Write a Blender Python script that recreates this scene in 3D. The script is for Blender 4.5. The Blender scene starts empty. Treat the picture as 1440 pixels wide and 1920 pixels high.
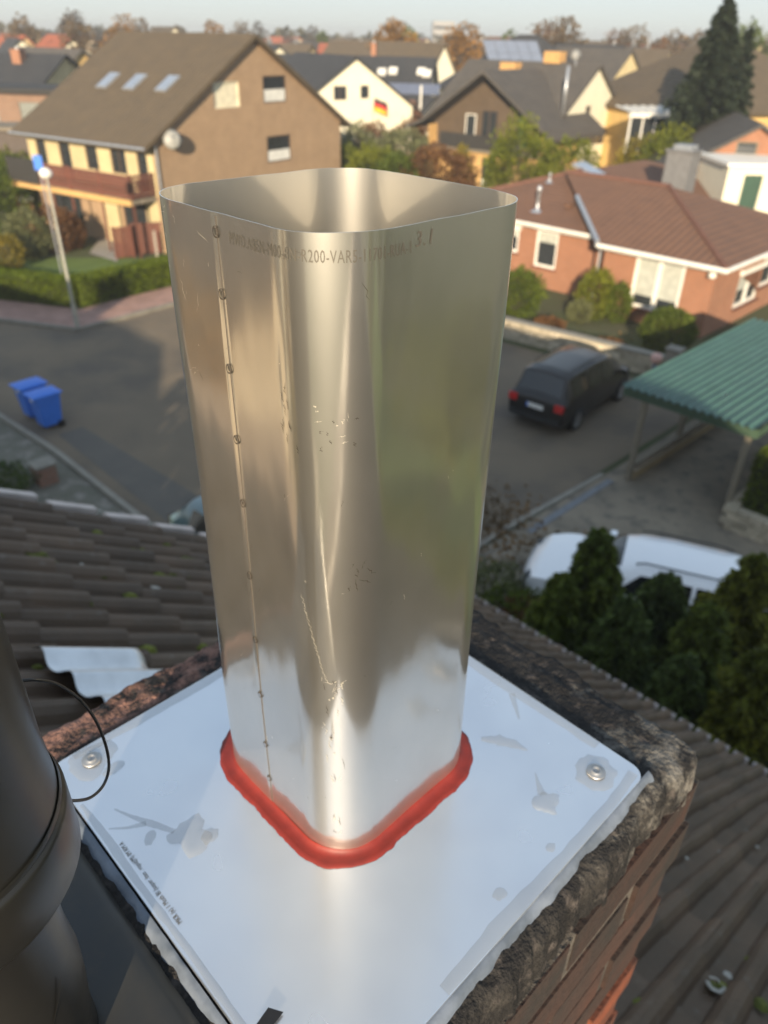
import bpy, bmesh, math, random
import numpy as np
from mathutils import Vector, Matrix, noise
from mathutils.geometry import tessellate_polygon
random.seed(7); rng = np.random.default_rng(7)
S = bpy.context.scene
COL = S.collection
R = math.radians
PI = math.pi
Q = math.sqrt(.5)

# ------------------------------------------------------------------ camera
H = 9.2                                   # eye height above the street
PITCH, ROLL, FPX = R(32.4), R(1.2), 1400.0
_f = Vector((0, math.cos(PITCH), -math.sin(PITCH)))
_u0 = Vector((0, math.sin(PITCH), math.cos(PITCH)))
_r0 = Vector((1, 0, 0))
_r = _r0*math.cos(ROLL) + _u0*math.sin(ROLL)
_u = _u0*math.cos(ROLL) - _r0*math.sin(ROLL)
cam = bpy.data.cameras.new('camera'); camo = bpy.data.objects.new('camera', cam); COL.objects.link(camo)
M = Matrix.Identity(4)
for i in range(3):
    M[i][0], M[i][1], M[i][2] = _r[i], _u[i], -_f[i]
M[2][3] = H
camo.matrix_world = M
cam.sensor_fit = 'VERTICAL'; cam.sensor_height = 36; cam.lens = FPX/1920*36
cam.clip_start = .02; cam.clip_end = 3000
cam.dof.use_dof = True; cam.dof.focus_distance = .47; cam.dof.aperture_fstop = 8.0; cam.dof.aperture_blades = 0
S.camera = camo

# ------------------------------------------------------------------ daylight
SUN_EL, SUN_AZ = R(15.5), R(188)           # azimuth clockwise from +Y: low sun behind the viewer
w = bpy.data.worlds.new('World'); S.world = w; w.use_nodes = True
nt = w.node_tree; nt.nodes.clear()
sky = nt.nodes.new('ShaderNodeTexSky'); sky.sky_type = 'NISHITA'; sky.sun_disc = False
sky.sun_elevation = SUN_EL; sky.sun_rotation = SUN_AZ
sky.air_density = 1.0; sky.dust_density = .5; sky.ozone_density = 1.0
bg = nt.nodes.new('ShaderNodeBackground'); bg.inputs[1].default_value = .15
out = nt.nodes.new('ShaderNodeOutputWorld')
gm = nt.nodes.new('ShaderNodeGamma'); gm.inputs[1].default_value = .25; hs = nt.nodes.new('ShaderNodeHueSaturation'); hs.inputs['Saturation'].default_value = 1.15; hs.inputs['Value'].default_value = 1.66
nt.links.new(sky.outputs[0], gm.inputs[0]); tn = nt.nodes.new('ShaderNodeMix'); tn.data_type = 'RGBA'; tn.blend_type = 'MULTIPLY'; tn.inputs[0].default_value = 1; tn.inputs[7].default_value = (.84, .91, .99, 1)
nt.links.new(gm.outputs[0], tn.inputs[6]); nt.links.new(tn.outputs[2], hs.inputs['Color']); nt.links.new(hs.outputs[0], bg.inputs[0]); nt.links.new(bg.outputs[0], out.inputs[0])
sl = bpy.data.lights.new('sun', 'SUN'); sl.energy = 4.0; sl.angle = R(.6); sl.color = (1, .83, .60)
so = bpy.data.objects.new('sun', sl); COL.objects.link(so)
_sd = Vector((math.sin(SUN_AZ)*math.cos(SUN_EL), math.cos(SUN_AZ)*math.cos(SUN_EL), math.sin(SUN_EL)))
so.rotation_euler = _sd.to_track_quat('Z', 'Y').to_euler(); so.location = (0, -20, 30)
S.view_settings.view_transform = 'Standard'; S.view_settings.look = 'None'
S.view_settings.gamma = 1; S.view_settings.use_curve_mapping = False
S.view_settings.exposure = 1.2
S.view_settings.use_white_balance = False
S.cycles.max_bounces = 8; S.cycles.glossy_bounces = 6; S.cycles.transmission_bounces = 4
S.cycles.caustics_reflective = False; S.cycles.caustics_refractive = False
S.cycles.sample_clamp_indirect = 6

# measured rays of the photograph: real-world points from what was surveyed in it
def ray(u, v): return _f + _r*((u-720)/FPX) - _u*((v-960)/FPX)
def gp(u, v, z=0.):
    d = ray(u, v); t = (z-H)/d.z; return Vector((0, 0, H)) + d*t
def at(u, v, y):
    d = ray(u, v); return Vector((0, 0, H)) + d*(y/d.y)
def hit(u, v, p0, n):
    d = ray(u, v); c = Vector((0, 0, H)); t = (Vector(p0)-c).dot(n)/d.dot(n); return c + d*t
def proj(p):
    q = Vector(p)-Vector((0, 0, H)); z = q.dot(_f); return 720+FPX*q.dot(_r)/z, 960-FPX*q.dot(_u)/z, z
def AB(a, b, z=0.): return Vector(((a-b)*Q, (a+b)*Q, z))          # house axes: a down the roof slope, b along the ridge
def to_ab(p): return (p[0]+p[1])*Q, (p[1]-p[0])*Q

# ------------------------------------------------------------------ mesh helpers
class MB:
    def __init__(s): s.v = []; s.f = []
    def add(s, vs, fs):
        o = len(s.v); s.v += [tuple(x) for x in vs]; s.f += [tuple(i+o for i in q) for q in fs]; return s
    def quad(s, a, b, c, d): return s.add([a, b, c, d], [(0, 1, 2, 3)])
    def box(s, c, d, rz=0., rx=0., ry=0.):
        m = Matrix.Rotation(rz, 3, 'Z') @ Matrix.Rotation(ry, 3, 'Y') @ Matrix.Rotation(rx, 3, 'X')
        vs = [Vector(c) + m @ Vector((x*d[0]/2, y*d[1]/2, z*d[2]/2)) for z in (-1, 1) for y in (-1, 1) for x in (-1, 1)]
        return s.add(vs, [(0, 2, 3, 1), (4, 5, 7, 6), (0, 1, 5, 4), (1, 3, 7, 5), (3, 2, 6, 7), (2, 0, 4, 6)])
    def bbox(s, x0, x1, y0, y1, z0, z1): return s.box(((x0+x1)/2, (y0+y1)/2, (z0+z1)/2), (x1-x0, y1-y0, z1-z0))
    def prism(s, poly, z0, z1):
        n = len(poly)
        vs = [(x, y, z0) for x, y in poly] + [(x, y, z1) for x, y in poly]
        return s.add(vs, [tuple(range(n-1, -1, -1)), tuple(range(n, 2*n))] + [(i, (i+1) % n, n+(i+1) % n, n+i) for i in range(n)])
    def extrude(s, pts, d):                       # planar 3D polygon pushed along vector d
        n = len(pts); d = Vector(d)
        vs = [Vector(p) for p in pts] + [Vector(p)+d for p in pts]
        return s.add(vs, [tuple(range(n-1, -1, -1)), tuple(range(n, 2*n))] + [(i, (i+1) % n, n+(i+1) % n, n+i) for i in range(n)])
    def tube(s, pts, r, n=8, cap=True):
        pts = [Vector(p) for p in pts]; o = len(s.v); rs = r if isinstance(r, (list, tuple)) else [r]*len(pts)
        for i, p in enumerate(pts):
            t = (pts[min(i+1, len(pts)-1)]-pts[max(i-1, 0)]).normalized()
            x = t.cross(Vector((0, 0, 1)) if abs(t.z) < .95 else Vector((1, 0, 0))).normalized(); y = t.cross(x)
            for k in range(n):
                a = 2*PI*k/n; s.v.append(tuple(p + (x*math.cos(a)+y*math.sin(a))*rs[i]))
        for i in range(len(pts)-1):
            for k in range(n):
                s.f.append((o+i*n+k, o+i*n+(k+1) % n, o+(i+1)*n+(k+1) % n, o+(i+1)*n+k))
        if cap:
            s.f.append(tuple(o+k for k in range(n-1, -1, -1))); s.f.append(tuple(o+(len(pts)-1)*n+k for k in range(n)))
        return s
    def lathe(s, prof, n=32, c=(0, 0, 0), axis='z'):
        o = len(s.v); m = len(prof)
        for r, z in prof:
            for k in range(n):
                a = 2*PI*k/n; p = (r*math.cos(a), r*math.sin(a), z)
                if axis == 'y': p = (p[0], p[2], p[1])
                if axis == 'x': p = (p[2], p[0], p[1])
                s.v.append((p[0]+c[0], p[1]+c[1], p[2]+c[2]))
        for i in range(m-1):
            for k in range(n):
                s.f.append((o+i*n+k, o+i*n+(k+1) % n, o+(i+1)*n+(k+1) % n, o+(i+1)*n+k))
        return s
    def grid(s, fn, nu, nv, wrap=False):
        o = len(s.v)
        for j in range(nv+1):
            for i in range(nu if wrap else nu+1): s.v.append(tuple(fn(i/nu, j/nv)))
        w_ = nu if wrap else nu+1
        for j in range(nv):
            for i in range(nu):
                s.f.append((o+j*w_+i, o+j*w_+(i+1) % w_, o+(j+1)*w_+(i+1) % w_, o+(j+1)*w_+i))
        return s
    def poly(s, outer, holes, to3):               # flat polygon with rectangular holes
        loops = [[Vector((x, y, 0)) for x, y in outer]] + [[Vector(p+(0,)) for p in ((a, b), (a, d), (c, d), (c, b))] for a, b, c, d in holes]
        flat = [p for l in loops for p in l]
        return s.add([to3(p.x, p.y) for p in flat], [tuple(t) for t in tessellate_polygon(loops)])
    def mesh(s, name, smooth=False):
        me = bpy.data.meshes.new(name); me.from_pydata(s.v, [], s.f); me.update()
        if smooth: me.polygons.foreach_set('use_smooth', [True]*len(me.polygons))
        return me
    def build(s, name, m, parent=None, smooth=False, kind=None, loc=None):
        return obj(name, s.mesh(name, smooth), m, parent, kind, loc)
def obj(name, me, m, parent=None, kind=None, loc=None):
    if m and not me.materials: me.materials.append(m)
    o = bpy.data.objects.new(name, me); COL.objects.link(o)
    if parent: o.parent = parent
    if kind: o['kind'] = kind
    if loc is not None: o.location = loc
    return o
def fixn(o):
    bm = bmesh.new(); bm.from_mesh(o.data); bmesh.ops.recalc_face_normals(bm, faces=bm.faces); bm.to_mesh(o.data); bm.free(); return o
def bevel(o, wd, seg=2):
    m = o.modifiers.new('bevel', 'BEVEL'); m.width = wd; m.segments = seg; m.limit_method = 'ANGLE'; m.angle_limit = R(40); return o
def thing(name, label, cat, loc=(0, 0, 0), rz=0., group=None):
    o = bpy.data.objects.new(name, None); COL.objects.link(o); o.empty_display_size = .2
    o.location = loc; o.rotation_euler = (0, 0, rz); tag(o, label, cat, group); return o
def tag(o, label, cat, group=None):
    o['label'] = label; o['category'] = cat
    if group: o['group'] = group
    return o
KIDS = {}
def copy_tree(o, parent=None):
    c = o.copy(); COL.objects.link(c); c.parent = parent
    if parent: c.matrix_parent_inverse = o.matrix_parent_inverse.copy()
    for ch in [x for x in bpy.data.objects if x.parent == o]: copy_tree(ch, c)
    return c
def nz(x, y, z=0., o=3): return noise.fractal(Vector((x, y, z)), 1.0, 2.0, o)

# ------------------------------------------------------------------ materials
def mat(name, c, rough=.7, metal=0., c2=None, scale=4., lo=.35, hi=.65, bump=0., bscale=40., objrand=0., island=0., stretch=None, spec=None, detail=6, rvar=0., c3=None, s3=1.2, lo3=.5, hi3=.62, coat=0., bdist=.01):
    m = bpy.data.materials.new(name); m.use_nodes = True; t = m.node_tree; L = t.links
    p = t.nodes['Principled BSDF']; N = t.nodes.new
    def rgb(x): return (x[0], x[1], x[2], 1)
    tc = N('ShaderNodeTexCoord'); vec = tc.outputs['Object']
    if stretch:
        mp = N('ShaderNodeMapping'); mp.inputs['Scale'].default_value = stretch; L.new(vec, mp.inputs[0]); vec = mp.outputs[0]
    if objrand or name.startswith('tile') or name.startswith('brick'):
        oi = N('ShaderNodeObjectInfo'); va = N('ShaderNodeVectorMath'); va.operation = 'ADD'
        sc = N('ShaderNodeVectorMath'); sc.operation = 'SCALE'; sc.inputs[0].default_value = (7, 13, 5)
        L.new(oi.outputs['Random'], sc.inputs['Scale']); L.new(vec, va.inputs[0]); L.new(sc.outputs[0], va.inputs[1]); vec = va.outputs[0]
    col = None
    def noise_fac(sc_, lo_, hi_, dt=detail):
        n = N('ShaderNodeTexNoise'); n.inputs['Scale'].default_value = sc_; n.inputs['Detail'].default_value = dt; n.inputs['Roughness'].default_value = .6
        L.new(vec, n.inputs['Vector']); mr = N('ShaderNodeMapRange'); mr.inputs[1].default_value = lo_; mr.inputs[2].default_value = hi_
        L.new(n.outputs[0], mr.inputs[0]); return mr.outputs[0]
    def mix(fac, a, b, blend='MIX'):
        x = N('ShaderNodeMix'); x.data_type = 'RGBA'; x.blend_type = blend
        for i, q in ((0, fac), (6, a), (7, b)):
            if hasattr(q, 'is_linked'): L.new(q, x.inputs[i])
            elif i == 0: x.inputs[i].default_value = q
            else: x.inputs[i].default_value = rgb(q)
        return x.outputs[2]
    if c2 is None: c2 = tuple(k*.78 for k in c)
    col = mix(noise_fac(scale, lo, hi), c, c2)
    if c3: col = mix(noise_fac(s3, lo3, hi3), col, c3)
    def rnd(src, amt):
        nonlocal col
        mr = N('ShaderNodeMapRange'); mr.inputs[3].default_value = 1-amt; mr.inputs[4].default_value = 1+amt; L.new(src, mr.inputs[0])
        cb = N('ShaderNodeCombineColor'); 
        for i in range(3): L.new(mr.outputs[0], cb.inputs[i])
        col = mix(1.0, col, cb.outputs[0], 'MULTIPLY')
    if objrand: rnd(oi.outputs['Random'], objrand)
    if island:
        g = N('ShaderNodeNewGeometry'); rnd(g.outputs['Random Per Island'], island)
    L.new(col, p.inputs['Base Color'])
    p.inputs['Roughness'].default_value = rough; p.inputs['Metallic'].default_value = metal
    if spec is not None: p.inputs['Specular IOR Level'].default_value = spec
    if coat: p.inputs['Coat Weight'].default_value = coat; p.inputs['Coat Roughness'].default_value = .05
    if rvar:
        f = noise_fac(scale*1.7, .3, .7); mr = N('ShaderNodeMapRange'); mr.inputs[3].default_value = max(.02, rough-rvar); mr.inputs[4].default_value = rough+rvar
        L.new(f, mr.inputs[0]); L.new(mr.outputs[0], p.inputs['Roughness'])
    if bump:
        n = N('ShaderNodeTexNoise'); n.inputs['Scale'].default_value = bscale; n.inputs['Detail'].default_value = 5; L.new(vec, n.inputs['Vector'])
        b = N('ShaderNodeBump'); b.inputs['Strength'].default_value = bump; b.inputs['Distance'].default_value = bdist
        L.new(n.outputs[0], b.inputs['Height']); L.new(b.outputs[0], p.inputs['Normal'])
    return m
def brickmat(name, c, c2, mortar, sc=1., bw=.25, rh=.075, rot=(0, 0, 0)):
    m = mat(name, c, .85, bump=.0); t = m.node_tree; L = t.links; p = t.nodes['Principled BSDF']
    geo = t.nodes.new('ShaderNodeTexCoord'); sp = t.nodes.new('ShaderNodeSeparateXYZ'); L.new(geo.outputs['Object'], sp.inputs[0])
    ad = t.nodes.new('ShaderNodeMath'); ad.operation = 'ADD'; L.new(sp.outputs[0], ad.inputs[0]); L.new(sp.outputs[1], ad.inputs[1])
    cb = t.nodes.new('ShaderNodeCombineXYZ'); L.new(ad.outputs[0], cb.inputs[0]); L.new(sp.outputs[2], cb.inputs[1])
    b = t.nodes.new('ShaderNodeTexBrick'); b.inputs['Scale'].default_value = sc
    b.inputs['Color1'].default_value = (*c, 1); b.inputs['Color2'].default_value = (*c2, 1); b.inputs['Mortar'].default_value = (*mortar, 1)
    b.inputs['Mortar Size'].default_value = .012; b.inputs['Brick Width'].default_value = bw; b.inputs['Row Height'].default_value = rh
    L.new(cb.outputs[0], b.inputs['Vector']); 
    n = t.nodes.new('ShaderNodeTexNoise'); n.inputs['Scale'].default_value = 1.3; n.inputs['Detail'].default_value = 6; L.new(geo.outputs['Object'], n.inputs['Vector'])
    mr = t.nodes.new('ShaderNodeMapRange'); mr.inputs[3].default_value = .78; mr.inputs[4].default_value = 1.2; L.new(n.outputs[0], mr.inputs[0])
    vm = t.nodes.new('ShaderNodeVectorMath'); vm.operation = 'SCALE'; L.new(b.outputs[0], vm.inputs[0]); L.new(mr.outputs[0], vm.inputs['Scale'])
    L.new(vm.outputs[0], p.inputs['Base Color'])
    bp = t.nodes.new('ShaderNodeBump'); bp.inputs['Strength'].default_value = .5; bp.inputs['Distance'].default_value = .01; bp.invert = True
    L.new(b.outputs['Fac'], bp.inputs['Height']); L.new(bp.outputs[0], p.inputs['Normal'])
    return m
def leafmat(name, c, c2, amt=.45, scale=2.2, rough=.6):
    m = mat(name, c, rough, c2=c2, scale=scale, lo=.38, hi=.62, island=amt, spec=.25)
    p = m.node_tree.nodes['Principled BSDF']
    tr = m.node_tree.nodes.new('ShaderNodeBsdfTranslucent'); ms = m.node_tree.nodes.new('ShaderNodeMixShader'); ms.inputs[0].default_value = .42
    src = p.inputs['Base Color'].links[0].from_socket; L = m.node_tree.links
    L.new(src, tr.inputs[0]); L.new(p.outputs[0], ms.inputs[1]); L.new(tr.outputs[0], ms.inputs[2])
    L.new(ms.outputs[0], m.node_tree.nodes['Material Output'].inputs[0]); return m
def rooftile_mat(name, c, c2, pitch=.3, course=.34, strength=.8):
    m = mat(name, c, .85, c2=c2, scale=1.1, c3=tuple(k*1.35 for k in c), s3=6, lo3=.55, hi3=.75)
    return m

def translucent(m, a):
    p = m.node_tree.nodes['Principled BSDF']; p.inputs['Alpha'].default_value = a; return m
def hazy_steel(m, w_, r2, dust=0.):
    """rolled stainless: a sharp lobe plus the wide haze of the fine rolling lines"""
    t = m.node_tree; L = t.links; p = t.nodes['Principled BSDF']; g = t.nodes.new('ShaderNodeBsdfAnisotropic') if False else t.nodes.new('ShaderNodeBsdfGlossy')
    g.inputs['Roughness'].default_value = r2; L.new(p.inputs['Base Color'].links[0].from_socket, g.inputs['Color'])
    ms = t.nodes.new('ShaderNodeMixShader'); ms.inputs[0].default_value = w_; L.new(p.outputs[0], ms.inputs[1]); L.new(g.outputs[0], ms.inputs[2]); 
    if dust:
        d = t.nodes.new('ShaderNodeBsdfDiffuse'); d.inputs[0].default_value = (.60, .56, .48, 1); m2 = t.nodes.new('ShaderNodeMixShader')
        n = t.nodes.new('ShaderNodeTexNoise'); n.inputs['Scale'].default_value = 14; n.inputs['Detail'].default_value = 6; tc = t.nodes.new('ShaderNodeTexCoord'); L.new(tc.outputs['Object'], n.inputs['Vector'])
        mr = t.nodes.new('ShaderNodeMapRange'); mr.inputs[1].default_value = .3; mr.inputs[2].default_value = .7; mr.inputs[3].default_value = dust*.7; mr.inputs[4].default_value = dust*1.3; L.new(n.outputs[0], mr.inputs[0]); L.new(mr.outputs[0], m2.inputs[0])
        L.new(ms.outputs[0], m2.inputs[1]); L.new(d.outputs[0], m2.inputs[2]); ms = m2
    L.new(ms.outputs[0], t.nodes['Material Output'].inputs[0]); return m
K = {}
K['steel'] = mat('stainless_steel', (.79, .765, .715), .12, 1., c2=(.71, .69, .645), scale=9, stretch=(1, 1, .45), rvar=.04)
K['plate'] = mat('brushed_plate', (.90, .92, .95), .23, 1., c2=(.83, .85, .89), scale=9, rvar=.05, detail=2, lo=.4, hi=.7)
K['steel_dark'] = mat('weld_mark', (.05, .04, .03), .7)
K['seam'] = mat('seam_gap', (.10, .085, .07), .8)
K['etch'] = mat('etched_lettering', (.17, .155, .13), .6, .5)
K['shutter'] = mat('cream_shutter', (.74, .69, .52), .7)
K['scratch'] = mat('bright_scratch', (.75, .7, .6), .45, .7)
K['rivet'] = mat('dull_rivet', (.5, .5, .5), .5, .9)
K['red'] = mat('red_silicone', (.25, .026, .017), .55, c2=(.18, .02, .014), scale=40, bump=.25, bscale=60, bdist=.002)
K['clear'] = mat('clear_sealant', (.50, .51, .50), .32, c2=(.42, .43, .43), scale=60, spec=.6)
K['bluegrey'] = mat('edge_sealant', (.17, .20, .25), .35, c2=(.09, .11, .14), scale=30, bump=.3, bscale=60, bdist=.003)
K['blacksheet'] = mat('black_sheet', (.028, .03, .032), .34, c2=(.05, .045, .035), scale=9, c3=(.085, .068, .045), s3=14, lo3=.55, hi3=.8, rvar=.08)
K['blackpipe'] = mat('black_enamel', (.014, .0135, .013), .34, c2=(.022, .021, .018), scale=7, rvar=.06)
K['cable'] = mat('black_cable', (.012, .012, .013), .4)
K['lead'] = mat('lead_flashing', (.16, .16, .165), .55, .3, scale=6, c2=(.11, .11, .115))
K['mortar'] = mat('grey_mortar', (.10, .088, .075), .95, c2=(.035, .032, .03), scale=9, lo=.4, hi=.6, bump=.6, bscale=120)
K['tile'] = mat('tile_concrete', (.125, .081, .052), .55, c2=(.08, .055, .037), scale=3, objrand=.22, c3=(.16, .14, .12), s3=18, lo3=.6, hi3=.8, bump=.25, bscale=90)
K['verge'] = mat('verge_metal', (.62, .56, .54), .45, .2, scale=10)
K['zinc'] = mat('zinc', (.55, .57, .6), .4, .7)
K['alu'] = mat('mill_aluminium', (.72, .75, .79), .38, .85, scale=7)
K['moss'] = mat('moss', (.13, .14, .02), .95, c2=(.06, .07, .012), scale=60, island=.4)
K['guano'] = mat('bird_lime', (.5, .49, .44), .9, scale=70, c2=(.2, .19, .17), lo=.3, hi=.7)
K['housewall'] = mat('pale_render', (.55, .5, .42), .9)
K['asphalt'] = mat('asphalt', (.185, .143, .096), .85, c2=(.148, .116, .08), scale=.55, lo=.3, hi=.7, c3=(.098, .083, .066), s3=.28, lo3=.48, hi3=.66, bump=.3, bscale=60)
K['asphalt_new'] = mat('asphalt_patch', (.10, .09, .075), .75, c2=(.12, .105, .085), scale=1.2)
K['concrete'] = mat('yard_concrete', (.27, .225, .165), .9, c2=(.17, .145, .11), scale=.8, c3=(.10, .09, .075), s3=2.2, lo3=.52, hi3=.7, bump=.3, bscale=40)
K['paver'] = mat('pink_paver', (.36, .22, .18), .9, c2=(.29, .18, .15), scale=3, objrand=.12)
K['kerb'] = mat('kerb_stone', (.26, .24, .20), .9, scale=3, objrand=.12)
K['soil'] = mat('garden_ground', (.07, .065, .035), .95, c2=(.055, .075, .022), scale=.35, bump=.3, bscale=20)
K['lawn'] = mat('lawn', (.10, .15, .025), .95, c2=(.075, .12, .02), scale=.8, bump=.4, bscale=60)
K['white'] = mat('white_paint', (.78, .76, .70), .55, scale=3, c2=(.7, .68, .62))
K['glass'] = mat('window_glass', (.03, .035, .04), .06, spec=.8, scale=2)
K['blind'] = mat('pale_blind', (.46, .47, .42), .8)
K['curtain'] = mat('net_curtain', (.7, .7, .66), .9)
K['darkwood'] = mat('dark_window_frame', (.07, .05, .04), .6)
K['brownwood'] = mat('stained_wood', (.16, .055, .035), .7, c2=(.12, .045, .03), scale=6, stretch=(1, 1, 6), objrand=.2)
K['greywood'] = mat('weathered_wood', (.22, .19, .14), .85, stretch=(8, 8, 1))
K['darkpanel'] = mat('dark_privacy_sheet', (.03, .028, .026), .8)
hazy_steel(K['steel'], .34, .42, .04)
hazy_steel(K['plate'], .35, .55)
translucent(K['clear'], .22)
# ------------------------------------------------------------------ the house under the viewer
ZP = H - .638                              # top of the cover plate
TH = R(35); ZR = 7.807                     # roof pitch, height of the roof plane above a = 0
A_RIDGE, A_EAVE, B_VERGE, B_END = -.47, 4.60, 3.52, -6.3
house = thing('tiled_house', 'dark tiled house roof with a sooty, shade-darkened brick chimney close to the viewer', 'house', (0, 0, 0), R(45))
zr = ZR - math.tan(TH)*A_RIDGE
zev = ZR - math.tan(TH)*A_EAVE
sR, sE = A_RIDGE/math.cos(TH), A_EAVE/math.cos(TH)
a_back = 2*A_RIDGE - A_EAVE
b = MB()
wl = [(A_EAVE-.4, 0), (A_EAVE-.4, zev+.10), (A_RIDGE, zr-.28), (a_back+.4, zev+.10), (a_back+.4, 0)]
b.extrude([(x, B_END+.15, z) for x, z in wl], (0, B_VERGE-B_END-.3, 0))
fixn(b.build('wall', K['housewall'], house))
def tile_verts(stretch=1.):
    def pz(y):
        q = abs((y+.075) % .15 - .075); return .042*max(0., 1-(q/.042)**2)**.6 + .006*math.cos(2*PI*y/.15)
    ys = [0, .018, .034, .045, .075, .105, .116, .132, .15, .168, .184, .195, .225, .255, .266, .282, .30]; pf = [pz(y) for y in ys]; n = len(ys)
    vs = [(0, y, z) for y, z in zip(ys, pf)] + [(.405, y, z) for y, z in zip(ys, pf)] + [(.405, y, z-.02) for y, z in zip(ys, pf)]
    fs = [(i, i+n, i+n+1, i+1) for i in range(n-1)] + [(n+i, 2*n+i, 2*n+1+i, n+1+i) for i in range(n-1)]
    return vs, fs
tv, tf = tile_verts()
me = bpy.data.meshes.new('roof_tile'); me.from_pydata(tv, [], tf); me.update(); me.materials.append(K['tile'])
for p in me.polygons: p.use_smooth = False
TILE = me
roof = MB().bbox(sR, sE, B_END, B_VERGE-.03, -.06, -.005).build('roof', K['darkpanel'], house, loc=(0, 0, ZR)); roof.rotation_euler = (0, TH, 0)
def roof_pt(s, bb, z=0.):                  # roof plane -> world
    a = s*math.cos(TH)+z*math.sin(TH); return AB(a, bb, ZR - s*math.sin(TH) + z*math.cos(TH))
nrow = int((sE-sR)/.34); ncol = int((B_VERGE-B_END)/.30)
cand = []; rest = []
for i in range(nrow):
    s0 = sE - .345 - i*.34
    for j in range(ncol):
        b0 = B_VERGE - .05 - (j+1)*.30
        am = (s0+.2)*math.cos(TH)
        if -.47 < am+.0 < .62 and .02 < b0+.15 < .74: continue
        u, v, z = proj(roof_pt(s0+.2, b0+.15))
        vis = z > .3 and -60 < u < 1500 and 880 < v < 2000 and not (450 < u < 850) and not (abs(u-660)+abs(v-1480)*1.15 < 420)
        (cand if vis else rest).append((z, s0, b0))
cand.sort()
rest += cand[300:]
METAL = hit(192, 1328, (0, 0, ZR), Vector((math.tan(TH)*Q, math.tan(TH)*Q, 1)))
ma, mb_ = to_ab(METAL); ms_ = ma/math.cos(TH)
def tile_mtx(s0, b0):
    h = nz(s0*3.1, b0*2.7, 3)
    return (s0, b0, .02 + .003*h), (R(1.2)*nz(b0*5, s0*4, 9), -R(3.6)+R(.6)*h, R(1.0)*nz(s0*6, b0*5, 1))
for z, s0, b0 in cand[:300]:
    l, r = tile_mtx(s0, b0)
    o = bpy.data.objects.new('roof_tile', TILE); COL.objects.link(o); o.parent = roof; o.location = l; o.rotation_euler = r
def merged(name, lst, parent, mtx):
    vs = np.array(tv); allv = []; fs = []
    for k, (z, s0, b0) in enumerate(lst):
        l, r = mtx(s0, b0)
        m = Matrix.Translation(l) @ Matrix.Rotation(r[2], 4, 'Z') @ Matrix.Rotation(r[1], 4, 'Y') @ Matrix.Rotation(r[0], 4, 'X')
        mm = np.array(m); allv.append(vs @ mm[:3, :3].T + mm[:3, 3]); n0 = k*len(tv)
        fs += [tuple(q+n0 for q in f) for f in tf]
    me = bpy.data.meshes.new(name); me.from_pydata(np.concatenate(allv).tolist(), [], fs); me.update()
    return obj(name, me, K['tile'], parent, 'stuff')
merged('roof_tile', rest, roof, tile_mtx)
# rear slope
roof2 = MB().bbox(sR, sE, -B_VERGE, -B_END, -.06, -.005).build('roof', K['darkpanel'], house)
roof2.location = (2*A_RIDGE, 0, ZR); roof2.rotation_euler = (0, TH, PI); 
roof2.rotation_euler = (Matrix.Rotation(PI, 3, 'Z') @ Matrix.Rotation(TH, 3, 'Y')).to_euler()
merged('roof_tile', [(0, sE-.345-i*.34, -B_END-.05-(j+1)*.30) for i in range(nrow) for j in range(ncol)], roof2, tile_mtx)
rt = MB()
for k in range(int((B_VERGE-B_END)/.33)):
    bb = B_END + .33*k
    rt.lathe([(.10, bb), (.115, bb+.37)], 12, (A_RIDGE, 0, zr-.01), 'y')
rt.build('ridge_cap', K['tile'], house, True, 'stuff')
# pale verge pieces along the gable edge, one per tile course
vm = MB().bbox(.0, .262, -.028, .028, -.05, .035).mesh('verge_piece'); vm.materials.append(K['verge'])
for i in range(nrow):
    s0 = sE - .345 - i*.34
    o = bpy.data.objects.new('verge_piece', vm); COL.objects.link(o); o.parent = roof
    o.location = (s0+.07, B_VERGE+.0, .05); o.rotation_euler = (0, -R(5.5)+R(2)*nz(i*1.7, 0), R(.8)*nz(i*2.1, 5))
for i in range(nrow):
    o = bpy.data.objects.new('verge_piece', vm); COL.objects.link(o); o.parent = roof; o.location = (sE-.275-i*.34, B_END, .05); o.rotation_euler = (0, -R(5), 0)
g = MB(); zg = zev-.125
for j in range(24):
    b0 = B_END+.1 + (B_VERGE-B_END-.2)*j/24; b1 = B_END+.1 + (B_VERGE-B_END-.2)*(j+1)/24
    for k in range(8):
        t0, t1 = PI+PI*k/8, PI+PI*(k+1)/8
        p = lambda t, bb: (A_EAVE+.045+.065*math.cos(t), bb, zg+.065*math.sin(t)+.05)
        g.quad(p(t0, b0), p(t1, b0), p(t1, b1), p(t0, b1))
g.bbox(A_EAVE+.103, A_EAVE+.117, B_END+.1, B_VERGE-.1, zg+.045, zg+.062)
g.build('gutter', K['zinc'], house)
ec = MB(); q = 0
while B_VERGE - .05 - q*.15 > B_END+.2:
    bb = B_VERGE - .05 - q*.15; q += 1
    ec.box((sE+.078, bb+.004*nz(q*1.3, 2), .058+.004*nz(q*.9, 5)), (.055, .112, .036), .05*nz(q*2.2, 1))
ec.build('eave_comb', K['verge'], roof, kind='stuff')
fz = .024
fl_ = MB()
c0, c1 = -.75/1, 1.12
fl_.grid(lambda u, v: ((-.62+1.72*u), (-.14+1.04*v), fz+.004*nz(u*6, v*5, 2)), 24, 14)
for q0, q1, ax_ in (((-.46, .126), (.80, .126), 0), ((-.46, .668), (.80, .668), 0), ((.80, .126), (.80, .668), 1)):
    fl_.quad((q0[0], q0[1], fz), (q1[0], q1[1], fz), (q1[0]-(.10 if ax_ == 0 else .10), q1[1], fz+.13), (q0[0]-.10, q0[1], fz+.13))
fl_.build('flashing', K['lead'], roof)
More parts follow.
